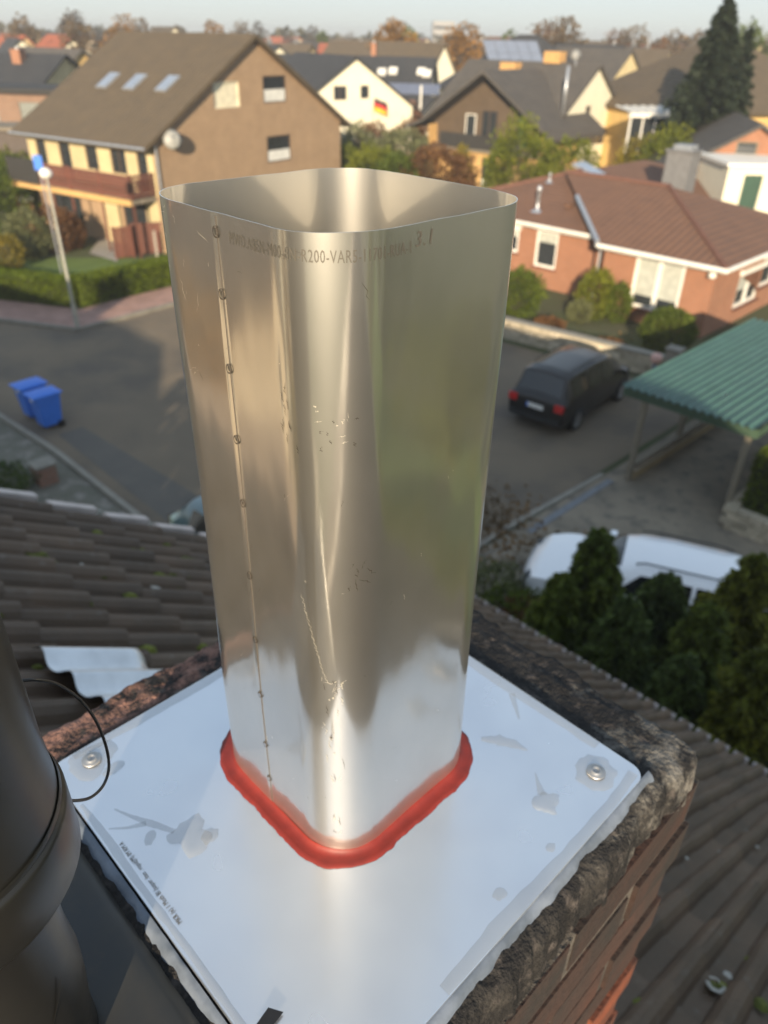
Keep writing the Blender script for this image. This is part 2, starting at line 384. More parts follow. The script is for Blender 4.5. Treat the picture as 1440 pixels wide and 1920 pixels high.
# moss and bird lime lying on the tiles
mv, mf, mi = [], [], []
mo = MB(); gu = MB()
for k in range(256):
    if k < 230: s0, b0 = rng.uniform(-.5, 3.6), rng.uniform(.9, 3.45)
    else: s0, b0 = rng.uniform(.9, 5) if k % 2 else rng.uniform(.9, 2.4), rng.uniform(-2.2, 2) if k % 2 else rng.uniform(-.7, .5)
    s0 = sE - .345 - round((sE-.345-s0)/.34)*.34 + rng.uniform(-.01, .09) if rng.random() < .8 else s0
    n = 3 if b0 > 2.8 else 1
    for q in range(n):
        s1, b1, r_ = s0+rng.normal(0, .03), b0+rng.normal(0, .05), rng.uniform(.009, .028)
        pr = [(r_*math.cos(t)*f, r_*math.sin(t)*f, .05+h) for t in np.linspace(0, 2*PI, 8)[:-1] for f, h in ((1, 0), (.6, r_*.5))]
        o_ = len(mo.v); mo.v += [(s1+x*1.5, b1+y, z) for x, y, z in pr] + [(s1, b1, .05+r_*.6)]
        for i in range(7):
            a_, c_ = o_+2*i, o_+2*((i+1) % 7); mo.f += [(a_, c_, c_+1, a_+1), (a_+1, c_+1, o_+14)]
mo.build('moss', K['moss'], roof, kind='stuff')
def splat(s0, b0, r_, ring=False):
    n = 16; o_ = len(gu.v); z = .058
    for i in range(n):
        t = 2*PI*i/n; k = 1+.35*nz(math.cos(t)*1.7+s0*9, math.sin(t)*1.7+b0*7); gu.v.append((s0+r_*k*math.cos(t)*1.3, b0+r_*k*math.sin(t)*.8, z))
        q = (.62 if ring else .0)*k; gu.v.append((s0+r_*q*math.cos(t)*1.3, b0+r_*q*math.sin(t)*.8, z+.003))
    for i in range(n):
        j = (i+1) % n
        if ring and i in (3, 4): continue
        gu.f.append((o_+2*i, o_+2*j, o_+2*j+1, o_+2*i+1))
rn = Vector((math.tan(TH)*Q, math.tan(TH)*Q, 1))
for u, v, r_, g_ in ((1335, 1855, .036, True), (1360, 1835, .018, False), (1320, 1566, .012, False), (1400, 1560, .018, True), (1283, 1612, .011, False), (1417, 1590, .014, False), (1436, 1655, .014, True), (1375, 1912, .013, False), (1440, 1745, .012, False), (148, 1058, .025, True), (105, 1035, .028, False), (278, 1100, .022, False), (4, 1104, .018, False), (168, 952, .03, True), (1345, 1600, .009, False)):
    p = hit(u, v, (0, 0, ZR+.07), rn); a_, b_ = to_ab(p); splat(a_/math.cos(TH), b_, r_, g_)
gu.build('bird_lime', K['guano'], roof, kind='stuff')
# bare metal tile let into the roof next to the chimney
def mt(u, v):
    y = v*.36-.20; x = u*.36-.18 + .07*(-y)/.32
    z = .034*(.5+.5*math.cos(2*PI*(y+.02)/.135))**1.5
    if u > .97: z -= .02
    return (x, y, .105+z+.012*u)
mt_o = MB().grid(mt, 14, 40).build('metal_tile', K['alu'], roof, True, loc=(ms_, mb_, 0)); mt_o.rotation_euler = (0, 0, 0)
mt_o['label'] = 'bare silvery metal tile'

# ------------------------------------------------------------------ chimney: bricks, sooty mortar crown, cover plate
ch = MB().bbox(-.3525, .6465, .1350, .6590, 6.9, ZP-.062).build('chimney', K['mortar'], house)
K['brick'] = mat('brick_sooty_shaded', (.23, .062, .027), .9, c2=(.07, .027, .019), scale=9, objrand=.2, c3=(.035, .028, .024), s3=5, lo3=.5, hi3=.66, bump=.4, bscale=90)  # lower courses: soot stains, darkened further to stand in for shade
K['brick_soot'] = mat('brick_soot', (.022, .018, .016), .9, c2=(.06, .025, .017), scale=6, objrand=.2, bump=.4, bscale=90)  # upper courses: soot plus the viewer's shadow, painted into the brick colour
def brick_me(l, m):
    q = MB().box((0, 0, 0), (l, .115, .066)).mesh('brick'); q.materials.append(m); return q
bm = {(l, i): brick_me(l, m) for l in (.24, .26) for i, m in enumerate((K['brick'], K['brick_soot']))}  # brick_soot holds soot plus painted shadow
for cidx in range(17):
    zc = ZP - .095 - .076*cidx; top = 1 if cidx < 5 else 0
    rows = []
    if cidx % 2 == 0:
        for k in range(4): rows += [(-.235+.2513*k, .1905, 0, .24), (-.235+.2513*k, .6035, 0, .24)]
        rows += [(-.2975, .397, 90, .26), (.5915, .397, 90, .26)]
    else:
        for k in range(3): rows += [(-.104+.2513*k, .1905, 0, .24), (-.104+.2513*k, .6035, 0, .24)]
        rows += [(-.2975, .259, 90, .26), (-.2975, .535, 90, .26), (.5915, .259, 90, .26), (.5915, .535, 90, .26)]
    for x, y, rz, l in rows:
        if zc + .1 < ZR - math.tan(TH)*x: continue
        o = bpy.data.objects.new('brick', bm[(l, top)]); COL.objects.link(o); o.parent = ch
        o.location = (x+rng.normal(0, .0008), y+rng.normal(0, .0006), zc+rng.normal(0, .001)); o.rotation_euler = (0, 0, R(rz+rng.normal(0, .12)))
PA0, PA1, PB0, PB1 = .115, .558, .165, .595            # cover plate
CA0, CA1, CB0, CB1 = -.37, .648, .137, .660            # crown
def crown(u, v):
    a, b = CA0+(CA1-CA0)*u, CB0+(CB1-CB0)*v
    e = min(u*(CA1-CA0), (1-u)*(CA1-CA0), v*(CB1-CB0), (1-v)*(CB1-CB0))
    d = max(PA0-a, a-PA1, PB0-b, b-PB1, 0)
    z = ZP - .006 - .10*d + .0018*nz(a*22, b*22) + .0028*nz(a*85, b*85, 5)
    if b < PB0: z -= .30*(PB0-b)
    if d <= 0: z = ZP-.006
    z = min(z, ZP-.004)
    k = max(0, 1-e/.02)
    jx = .008*nz(b*14, 1, 2)+.006*nz(b*55, 7, 2); jy = .006*nz(a*14, 3, 2)+.005*nz(a*55, 9, 2)
    if e < .0001: z -= .045
    if e < .006: z -= .006
    return (a + (jx if u in (0, 1) or min(u, 1-u)*(CA1-CA0) < .02 else 0), b + (jy if min(v, 1-v)*(CB1-CB0) < .02 else 0), z)
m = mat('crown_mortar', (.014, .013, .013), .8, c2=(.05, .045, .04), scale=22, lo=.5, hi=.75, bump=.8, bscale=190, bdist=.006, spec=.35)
t = m.node_tree; L = t.links; p = t.nodes['Principled BSDF']; base = p.inputs['Base Color'].links[0].from_socket
def N(k, **kw):
    n = t.nodes.new(k)
    for a_, v_ in kw.items(): setattr(n, a_, v_)
    return n
def math_(op, x, y):
    n = N('ShaderNodeMath', operation=op, use_clamp=False)
    for i, q in enumerate((x, y)):
        if hasattr(q, 'is_linked'): L.new(q, n.inputs[i])
        else: n.inputs[i].default_value = q
    return n.outputs[0]
tc = N('ShaderNodeTexCoord'); sp = N('ShaderNodeSeparateXYZ'); L.new(tc.outputs['Object'], sp.inputs[0])
n1 = N('ShaderNodeTexNoise'); n1.inputs['Scale'].default_value = 26; n1.inputs['Detail'].default_value = 9; n1.inputs['Roughness'].default_value = .72; L.new(tc.outputs['Object'], n1.inputs['Vector'])
def ramp(x, a, b_):
    mr = N('ShaderNodeMapRange'); mr.inputs[1].default_value = a; mr.inputs[2].default_value = b_; L.new(x, mr.inputs[0]); return mr.outputs[0]
def mixc(f, a, b_):
    x = N('ShaderNodeMix', data_type='RGBA'); L.new(f, x.inputs[0])
    for i, q in ((6, a), (7, b_)):
        if hasattr(q, 'is_linked'): L.new(q, x.inputs[i])
        else: x.inputs[i].default_value = (*q, 1)
    return x.outputs[2]
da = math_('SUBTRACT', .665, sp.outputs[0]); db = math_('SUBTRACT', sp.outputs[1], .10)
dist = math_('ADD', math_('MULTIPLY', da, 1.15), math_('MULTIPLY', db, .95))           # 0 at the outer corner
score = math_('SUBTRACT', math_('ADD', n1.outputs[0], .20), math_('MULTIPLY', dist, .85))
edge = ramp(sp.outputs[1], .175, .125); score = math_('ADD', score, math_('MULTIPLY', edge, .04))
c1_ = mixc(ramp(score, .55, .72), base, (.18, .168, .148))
n2 = N('ShaderNodeTexNoise'); n2.inputs['Scale'].default_value = 60; L.new(tc.outputs['Object'], n2.inputs['Vector'])
c1_ = mixc(ramp(n2.outputs[0], .58, .72), c1_, (.07, .06, .055))
redm = math_('MULTIPLY', ramp(sp.outputs[1], .60, .61), ramp(sp.outputs[0], .46, .30))
redm = math_('MULTIPLY', redm, ramp(n1.outputs[0], .42, .55))
c1_ = mixc(redm, c1_, (.30, .16, .12))
L.new(c1_, p.inputs['Base Color'])
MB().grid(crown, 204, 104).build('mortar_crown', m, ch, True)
# black sheet over the second flue
def bsheet(u, v):
    a, b = -.30+(.108+.30)*u, .15+(.635-.15)*v
    z = ZP - .002 + .0015*nz(a*9, b*9) - (.004 if u > .95 else 0)
    if u in (0, 1) or v in (0, 1): z -= .02
    return (a, b, z)
MB().grid(bsheet, 40, 40).build('flue_cover', K['blacksheet'], ch, True)

# cover plate (its own thing: screwed on, carries the steel flue)
plate = thing('cover_plate', 'square pale sheet metal plate screwed down on the chimney crown', 'metal plate', AB((PA0+PA1)/2, (PB0+PB1)/2, ZP), R(45))
pa, pb = (PA0+PA1)/2, (PB0+PB1)/2
def rrect(hx, hy, r, n=6, jit=0):
    out = []
    for cx, cy, a0 in ((hx-r, hy-r, 0), (-hx+r, hy-r, 90), (-hx+r, -hy+r, 180), (hx-r, -hy+r, 270)):
        for k in range(n+1):
            t = R(a0+90*k/n); out.append((cx+r*math.cos(t), cy+r*math.sin(t)))
    return out
pl = MB().prism(rrect((PA1-PA0)/2, (PB1-PB0)/2, .016), -.003, 0.).build('sheet', K['plate'], plate)
bevel(pl, .001, 2)
pt = K['plate'].node_tree; pp = pt.nodes['Principled BSDF']
nn = pt.nodes.new('ShaderNodeTexNoise'); nn.inputs['Scale'].default_value = 6; nn.inputs['Detail'].default_value = 3; tcc = pt.nodes.new('ShaderNodeTexCoord'); pt.links.new(tcc.outputs['Object'], nn.inputs['Vector'])
bb_ = pt.nodes.new('ShaderNodeBump'); bb_.inputs['Strength'].default_value = .0; bb_.inputs['Distance'].default_value = .004; pt.links.new(nn.outputs[0], bb_.inputs['Height']); pt.links.new(bb_.outputs[0], pp.inputs['Normal'])
def lip(u, v):                                          # dark sealant run under the near edge of the plate
    b = PB0 - .004 + (PB1-PB0+.002)*u - pb; wob = .004*nz(u*9, 2) + .002*nz(u*31, 4)
    return (PA0-pa-.002 - (.011+wob)*v, b, -.0012 - (.010*v**2) - .001*nz(u*40, v*3))
MB().grid(lip, 90, 6).build('edge_sealant', K['bluegrey'], plate, True)
def rim(u, v):
    a = PA0 + .03 + (PA1-PA0-.025)*u - pa; wob = .003*nz(u*8, 7) + .0015*nz(u*33, 4)
    return (a, PB0-pb+.001 - (.009+wob)*v, -.0012 - .008*v**2)
MB().grid(rim, 80, 6).build('edge_sealant', K['bluegrey'], plate, True)
BL = MB()
def blob(a, b, r, sq=1., seed=0., h=.0016, rough=.3, rot=0.):
    n = 26; o = len(BL.v); a -= pa; b -= pb; cr, sr = math.cos(rot), math.sin(rot)
    for k in range(n):
        t = 2*PI*k/n; q = 1+rough*nz(math.cos(t)*1.3+seed, math.sin(t)*1.3+seed*.7, seed)
        for f, z in ((1., .0003), (.93, h*.75), (.6, h)):
            x, y = r*q*f*math.cos(t), r*q*f*math.sin(t)*sq
            BL.v.append((a+x*cr-y*sr, b+x*sr+y*cr, z+.0002*nz(a*400+k, f*5, seed)))
    BL.v.append((a, b, h))
    for k in range(n):
        j = (k+1) % n
        for q in (0, 1): BL.f.append((o+3*k+q, o+3*j+q, o+3*j+q+1, o+3*k+q+1))
        BL.f.append((o+3*k+2, o+3*j+2, o+3*n))
def smear(pts, ws, seed=0., h=.0009):
    o = len(BL.v); n = len(pts)
    N_ = 24
    for k in range(N_+1):
        t = k/N_*(n-1); i = min(int(t), n-2); q = t-i
        x = pts[i][0]*(1-q)+pts[i+1][0]*q-pa; y = pts[i][1]*(1-q)+pts[i+1][1]*q-pb
        dx, dy = pts[i+1][0]-pts[i][0], pts[i+1][1]-pts[i][1]; l = math.hypot(dx, dy); dx /= l; dy /= l
        w_ = (ws[i]*(1-q)+ws[i+1]*q)*(1+.3*nz(k*.7, seed)); o2 = .15*w_*nz(k*.5, seed+4)
        for f, z in ((-1, .0003), (-.5, h), (.5, h), (1, .0003)): BL.v.append((x-dy*(w_*f+o2), y+dx*(w_*f+o2), z))
    for k in range(N_):
        for i in range(3): BL.f.append((o+4*k+i, o+4*k+4+i, o+4*k+5+i, o+4*k+1+i))
def sealed(name='sealant_blob'):
    global BL
    o = BL.build(name, K['clear'], plate, True); BL = MB(); return o
blob(.520, .202, .024, .9, 3.1, .0014); sealed()
blob(.152, .573, .027, .8, 1.4, .0016, .35); blob(.163, .548, .012, .6, 5.5, .001); sealed()
blob(.180, .428, .019, .95, 2.2, .0028, .5); blob(.192, .415, .009, .8, 6.2, .001); smear([(.141, .503), (.150, .482), (.158, .466), (.170, .442)], [.0008, .002, .0035, .0025], 1); smear([(.127, .487), (.140, .476), (.155, .468)], [.0006, .0014, .003], 2); blob(.150, .452, .008, .6, 9.1, .0006, .3, .8); sealed()
blob(.452, .216, .016, .8, 4.7, .0018, .5); smear([(.474, .245), (.466, .236), (.457, .224)], [.0008, .002, .005], 5); sealed()
smear([(.468, .312), (.480, .298), (.488, .283), (.492, .268)], [.003, .007, .006, .001], 6); sealed()
smear([(.545, .33), (.52, .30)], [.004, .001], 8); sealed()
smear([(PA0+.005, .53), (PA0+.006, .48), (PA0+.005, .42), (PA0+.006, .34), (PA0+.005, .25)], [.002, .004, .003, .003, .003], 9); sealed()
smear([(.25, PB0+.006), (.33, PB0+.007), (.42, PB0+.005), (.50, PB0+.006), (.548, PB0+.010)], [.005, .0075, .006, .005, .005], 11); sealed()
smear([(PA1-.006, .22), (PA1-.007, .36), (PA1-.005, .50), (PA1-.006, .58)], [.006, .008, .006, .005], 12); sealed()
smear([(.14, PB1-.006), (.25, PB1-.007), (.38, PB1-.006), (.50, PB1-.005)], [.004, .007, .008, .005], 13); sealed()
blob(.415, .135+.05, .006, .7, 7.7, .0008); sealed(); blob(.345, .19, .007, .8, 8.8, .0006); sealed()
for a, b in ((.520, .202), (.152, .573)):
    o = MB().lathe([(.0098, 0.0010), (.0098, .0020), (.0088, .0026), (.0056, .0028), (.0052, .0042), (.0036, .0044), (.0030, .0026), (.0001, .0024)], 28).build('rivet', K['rivet'], plate, True, loc=(a-pa, b-pb, 0))
# torn tab of dark tape on the near edge
tb = MB().add([(.0, .0, .0015), (.020, .003, .002), (.013, .013, .004), (-.003, .010, .002)], [(0, 1, 2, 3)]).build('tape_tab', K['cable'], plate, loc=(.128-pa, .243-pb, .001))

FC = (.352, .400); FH, FR_ = .0969, .046; FHT = .550; CS = FH-FR_
def per(t, off=0.):
    c = FH-FR_; r = FR_+off; h = FH+off; q = PI/2*FR_; Lr = 4*(2*c+q); t = t % Lr
    segs = [('l', (-h, 0), (-h, -c)), ('a', (-c, -c), 180), ('l', (-c, -h), (c, -h)), ('a', (c, -c), 270), ('l', (h, -c), (h, c)), ('a', (c, c), 0), ('l', (c, h), (-c, h)), ('a', (-c, c), 90), ('l', (-h, c), (-h, 0))]
    nrm = [(-1, 0), None, (0, -1), None, (1, 0), None, (0, 1), None, (-1, 0)]
    for s_, n_ in zip(segs, nrm):
        l = q if s_[0] == 'a' else math.hypot(s_[1][0]-s_[2][0], s_[1][1]-s_[2][1]) if off == 0 or True else 0
        if t <= l+1e-9:
            k = t/l
            if s_[0] == 'l': return (s_[1][0]+(s_[2][0]-s_[1][0])*k, s_[1][1]+(s_[2][1]-s_[1][1])*k), n_
            th = R(s_[2]+90*k); n = (math.cos(th), math.sin(th)); return (s_[1][0]+r*n[0], s_[1][1]+r*n[1]), n
        t -= l
    return (-h, 0), (-1, 0)
PLEN = 4*(2*(FH-FR_)+PI/2*FR_)
def wave(t, z):
    (x, y), n = per(t)
    d = .0017*nz(x*9+3, y*9, z*4.2, 1) + .00016*nz(x*45, y*45, z*14, 2)
    d *= 1-.75*max(0, (z/FHT-.72)/.28)
    face = 1-min(1, max(0, (max(abs(n[0]), abs(n[1])) < .999)))
    d += .0009*math.sin(PI*min(1, z/FHT))*face*math.cos(PI/2*min(1, (min(abs(x), abs(y))/CS)))**2*.7
    if n == (-1, 0) and y > 0: d += .0007*(1-y/CS)
    return d
def skin(off):
    def fn(u, v):
        t = u*PLEN; z = v*FHT; (x, y), n = per(t); d = wave(t, z) + off
        if v == 1: z += .0006*nz(x*20, y*20, 4)
        return (x+n[0]*d, y+n[1]*d, z)
    return fn
flue = thing('square_flue', 'tall open square stainless steel flue with rounded corners rising from the plate', 'flue pipe', AB(FC[0], FC[1], ZP), R(45))
NU, NV = 240, 130
fb = MB().grid(skin(0), NU, NV, True)
n0 = len(fb.v); fb.grid(skin(-.0006), NU, NV, True)
fb.f = [f if min(f) < n0 else f[::-1] for f in fb.f]
top = NU*NV
rv = fb.v[top:top+NU]+fb.v[n0+top:n0+top+NU]; r0_ = len(fb.v); fb.v += rv
fb.f += [(r0_+i, r0_+(i+1) % NU, r0_+NU+(i+1) % NU, r0_+NU+i) for i in range(NU)]
fixn_ = fb.build('tube', K['steel'], flue, True)
fme = fixn_.data
fl = [p_.index for p_ in fme.polygons if p_.index >= len(fme.polygons)-NU]
for i in fl: fme.polygons[i].use_smooth = False
def onskin(t, z, off): 
    (x, y), n = per(t); d = wave(t, z)+off; return (x+n[0]*d, y+n[1]*d, z)
# seam and its spot welds
MB().grid(lambda u, v: onskin(.00007-.00014*u, .004+v*(FHT-.006), .00006), 1, 90).build('seam', K['seam'], flue)
for z in (.541, .504, .455, .403, .351, .285, .219, .156, .092, .044):
    q = MB(); r_ = .0036
    for f0, f1, h in ((.62, 1., .0005),):
        n = 18; o_ = len(q.v)
        for k in range(n):
            t = 2*PI*k/n
            for f in (f0, f1): q.v.append(onskin(-.0005+r_*f*math.cos(t)*.8, z-.002+r_*f*math.sin(t), .0007 if f == f1 else .0009))
        for k in range(n):
            j = (k+1) % n; q.f.append((o_+2*k, o_+2*k+1, o_+2*j+1, o_+2*j))
    q.build('spot_weld', K['steel_dark'], flue)
# far side seam welds seen inside the rim
for t_, z in ((.28, .535), (.285, .535)):
    pass
def textmesh(s, size, spacing=1.):
    cu = bpy.data.curves.new('lettering', 'FONT'); cu.body = s; cu.size = size; cu.space_character = spacing; cu.resolution_u = 2
    o = bpy.data.objects.new('lettering', cu); COL.objects.link(o); dg = bpy.context.evaluated_depsgraph_get()
    me = o.evaluated_get(dg).to_mesh(); v = [tuple(x.co) for x in me.vertices]; f = [tuple(p_.vertices) for p_ in me.polygons]
    o.evaluated_get(dg).to_mesh_clear(); bpy.data.objects.remove(o); bpy.data.curves.remove(cu); return v, f
v, f = textmesh('MWD.ABEN-M00-8N-R200-VAR5-11701-RUA-1', .0098, 1.1)
w_ = max(x for x, y, z in v); tl = CS*2+PI/2*FR_ - .022 - .012
MB().add([onskin(.012 + x*tl/w_*.93, .5345 + y, .0004) for x, y, z in v], f).build('lettering', K['etch'], flue)
v, f = textmesh('3.1', .0125, 1.1)
MB().add([onskin(CS+PI/2*FR_+.022+x + .12*y, .5370 + y, .0004) for x, y, z in v], f).build('lettering', K['etch'], flue)
# scratches: slivers of bright and dark metal
sb, sd_ = MB(), MB()
def scratch(mb, t0, z0, t1, z1, w_=.0004, n=7, j=.0006):
    o_ = len(mb.v)
    for k in range(n+1):
        q = k/n; t = t0+(t1-t0)*q+rng.normal(0, j); z = z0+(z1-z0)*q+rng.normal(0, j*.6); ww = w_*(.2+math.sin(PI*q))*rng.uniform(.5, 1.2)
        mb.v += [onskin(t-ww/2, z-ww*.4, .00035), onskin(t+ww/2, z+ww*.4, .00035)]
    for k in range(n): mb.f.append((o_+2*k, o_+2*k+1, o_+2*k+3, o_+2*k+2))
TC = CS+PI/4*FR_                                     # arc length of the front corner
for k in range(26): t, z = TC+rng.normal(-.002, .004), rng.uniform(.03, .22); scratch(sb if k % 3 else sd_, t, z, t+rng.normal(0, .0015), z+rng.uniform(.003, .016))
for k in range(14): q = k/13; scratch(sb, TC-.026+.017*q, .30-.075*q, TC-.0235+.017*q, .293-.075*q, .0004)
for k in range(10): t, z = TC+rng.normal(0, .003), rng.uniform(.2, .222); scratch(sb, t, z, t+rng.normal(0, .003), z+rng.normal(0, .005), .0006)
for k in range(14): t, z = TC+rng.normal(0, .012), .435+rng.normal(0, .012); scratch(sb if k % 2 else sd_, t, z, t+rng.normal(0, .003), z+rng.normal(0, .003))
for k in range(9): t, z = TC+.02+rng.normal(0, .006), .32+rng.normal(0, .006); scratch(sd_, t, z, t+rng.normal(0, .004), z+rng.normal(0, .006), .0005)
for k in range(9): t, z = TC-.03+rng.normal(0, .003), .44+rng.normal(0, .01); scratch(sd_, t, z, t+.001, z-.008, .0004)
for k in range(46): t, z = rng.uniform(-.08, .2), rng.uniform(.03, .54); scratch(sb if k % 2 else sd_, t, z, t+rng.normal(0, .003), z+rng.normal(0, .004), .0003, 4)
for k in range(18): t, z = -.085+rng.normal(0, .006), rng.uniform(.2, .5); scratch(sb, t, z, t+rng.normal(0, .001), z+rng.normal(0, .004), .0005, 3)
for k in range(18): t, z = rng.uniform(-.09, -.02), rng.uniform(.44, .545); scratch(sb, t, z, t+rng.normal(0, .006), z+rng.normal(0, .008), .0003, 5)
sb.build('scratch', K['scratch'], flue, kind='stuff'); sd_.build('scratch', K['steel_dark'], flue, kind='stuff')
# red silicone bead round the foot of the flue
PR = ((0, .0075), (.0006, .006), (.002, .0036), (.0055, .0021), (.0100, .0016), (.0140, .0012), (.0148, .0003))
def bead(u, v):
    t = u*PLEN; i = int(round(v*(len(PR)-1))); d, z = PR[i]
    wob = 1+.11*nz(math.cos(2*PI*u)*3, math.sin(2*PI*u)*3, 3)+.08*nz(math.cos(2*PI*u)*14, math.sin(2*PI*u)*14, 1)
    (x, y), n = per(t, 0); d *= wob
    return (x+n[0]*(d+.0004)+FC[0]-pa, y+n[1]*(d+.0004)+FC[1]-pb, z*(1+.08*nz(math.cos(2*PI*u)*9, math.sin(2*PI*u)*9, 8)))
MB().grid(bead, 300, len(PR)-1, True).build('silicone_bead', K['red'], plate, True)
v, f = textmesh('MKR (x) 1 Moth Bl (soper. hao . ropid(M) IM RM A', .0062, 1.05)
w_ = max(x for x, y, z in v)
MB().add([(.130-y-pa, .362+x*.104/w_-pb, .0006) for x, y, z in v], f).build('lettering', K['etch'], plate)

# black flue pipe on the second flue and the loop of cable beside it
pipe = thing('black_flue_pipe', 'glossy black flue pipe with a wide socket joint beside the steel plate', 'flue pipe', AB(.0, .360, ZP-.003), R(45))
z0 = ZP-.003
MB().lathe([(.0001, .002), (.047, .002), (.047, .03), (.0505, .068), (.0515, .095), (.0495, .125), (.0490, .26)], 64).build('lower_pipe', K['blackpipe'], pipe, True)
MB().lathe([(.0495, .213), (.0735, .215), (.0755, .219), (.0755, .258), (.0745, .262), (.0722, .2635), (.0718, .27), (.0705, .30), (.0705, .62)], 72).build('upper_pipe', K['blackpipe'], pipe, True)
MB().lathe([(.0725, .262), (.0738, .2650), (.0728, .268)], 72).build('joint_ring', K['blackpipe'], pipe, True)
MB().grid(lambda u, v: (.0518*math.cos(R(-100+45*u)) * (1+.004*math.sin(PI*v)), .0518*math.sin(R(-100+45*u))*(1+.004*math.sin(PI*v)), .05+.07*u+.003*v), 20, 2).build('weld_line', K['blackpipe'], pipe, True)
cp = [(40, 1276, .33), (70, 1275, .335), (110, 1284, .345), (150, 1312, .355), (180, 1352, .36), (199, 1400, .36), (204, 1440, .355), (194, 1472, .345), (172, 1494, .33), (145, 1501, .315), (112, 1499, .30)]
P3 = [at(*c) for c in cp]
pts = []
for i in range(len(P3)-1):
    p0, p1, p2, p3 = P3[max(i-1, 0)], P3[i], P3[i+1], P3[min(i+2, len(P3)-1)]
    for k in range(6):
        q = k/6; pts.append(.5*((2*p1)+(p2-p0)*q+(2*p0-5*p1+4*p2-p3)*q*q+(3*p1-p0-3*p2+p3)*q**3))
pts.append(P3[-1])
cb_ = MB().tube(pts, .0011, 10).build('cable', K['cable'], None, True); tag(cb_, 'thin black cable looping out from the black pipe', 'cable')
# ------------------------------------------------------------------ ground, street, pavements
def sheet(name, poly, z, m, kind='structure', th=0.):
    b = MB()
    if th: b.prism(poly, z-th, z)
    else: b.add([(x, y, z) for x, y in poly], [tuple(range(len(poly)))])
    return b.build(name, m, kind=kind)
def abp(*p): return [tuple(AB(a, b)[:2]) for a, b in p]
sheet('ground', [(-1500, -900), (1500, -900), (1500, 2000), (-1500, 2000)], 0, K['soil'])
sheet('road', abp((6.2, 7.9), (21.9, 7.9), (21.9, 10.2), (21.4, 15.6), (24, 19), (34, 22), (60, 23), (60, 29.5), (32, 29.0), (16, 27.2), (12.2, 27.0), (10.9, 26.9), (10.3, 27.6), (9.4, 29.6), (7.5, 36), (4, 60), (-2, 60), (3, 36), (5.6, 25), (6.0, 18)), .008, K['asphalt'])
sheet('asphalt_patch', abp((6.35, 9.0), (7.3, 9.2), (7.5, 14), (7.2, 19), (6.5, 19)), .013, K['asphalt_new'])
sheet('yard', abp((5.6, -9), (6.2, 7.75), (11, 7.75), (15.6, 7.7), (22, 7.7), (22, 4.9), (15.6, 4.6), (15.3, -9)), .02, K['concrete'])
sheet('path', abp((4.7, 7.9), (6.1, 7.9), (5.9, 18), (5.4, 25), (2.4, 40), (1.2, 40), (4.2, 25)), .03, mat('old_pavement', (.16, .15, .12), .9, c2=(.10, .10, .07), scale=1.5, c3=(.22, .2, .17), s3=3, bump=.4, bscale=40))
def kerb(pts, w_=.14, h=.12, n_=1.0, name='kerb'):
    b = MB()
    for (x0, y0), (x1, y1) in zip(pts, pts[1:]):
        l = math.hypot(x1-x0, y1-y0); k = max(1, int(l/n_)); a = math.atan2(y1-y0, x1-x0)
        for i in range(k):
            q = (i+.5)/k; b.box((x0+(x1-x0)*q, y0+(y1-y0)*q, h/2), (l/k-.012, w_, h), a)
    o = b.build(name, K['kerb'], kind='structure'); return o
kerb(abp((6.2, 7.85), (11.9, 7.88), (15.5, 7.75)), h=.05)
kerb(abp((6.0, 8.2), (6.0, 18), (5.5, 25), (3, 36)))
# pink paved footway round the corner on the far side: pavers laid one by one
pav_o = [gp(u, v) for u, v in ((-160, 592), (0, 601), (147, 624))]
CP = gp(147, 622); PL = gp(-60, 596); PR_ = Vector((-2.0, 37.8, 0))
fw = thing('footway', 'pink paved footway wrapping round the street corner below the hedge', 'pavement', (0, 0, 0)); fw['kind'] = 'structure'; del fw['category']; 
pvm = MB().bbox(-.19, .19, -.19, .19, -.06, 0).mesh('paver'); pvm.materials.append(K['paver'])
def footway(p0, p1, wd, flip):
    d = (p1-p0); l = d.length; d.normalize(); n = Vector((-d.y, d.x, 0))*flip; a = math.atan2(d.y, d.x)
    poly = [p0, p1, p1+n*wd, p0+n*wd]
    for i in range(int(l/.4)):
        for j in range(int(wd/.4)):
            p = p0 + d*(.2+i*.4) + n*(.2+j*.4); u, v, z = proj(p)
            if not (-80 < u < 420): continue
            o = bpy.data.objects.new('paver', pvm); COL.objects.link(o); o.parent = fw
            o.location = (p.x, p.y, .115+rng.normal(0, .003)); o.rotation_euler = (rng.normal(0, .006), rng.normal(0, .006), a)
E1 = (PL-CP).normalized(); E2 = (PR_-CP).normalized()
bed = MB(); NL = Vector((-E1.y, E1.x, 0)); NL = NL if NL.y > 0 else -NL; NR = Vector((-E2.y, E2.x, 0)); NR = NR if NR.x < 0 else -NR
WD = 2.0
# inner corner
den = E1.x*E2.y-E1.y*E2.x; dpt = (NR-NL)*WD; tt = (dpt.x*E2.y-dpt.y*E2.x)/den; CI = CP+NL*WD+E1*tt
bed.prism([(p.x, p.y) for p in (CP, PR_, PR_+NR*WD, CI, PL+NL*WD+E1*8, PL+E1*8)][::-1], .02, .085)
fixn(bed.build('bed', K['kerb'], fw))
off1 = max(0, tt)
footway(CP+E1*.05, PL+E1*3, WD, 1 if (Vector((-E1.y, E1.x, 0))-NL).length < .1 else -1)
footway(CP+E2*.05, PR_, WD, 1 if (Vector((-E2.y, E2.x, 0))-NR).length < .1 else -1)
kerb([(p.x, p.y) for p in (PL+E1*8, CP, PR_)], .16, .14)
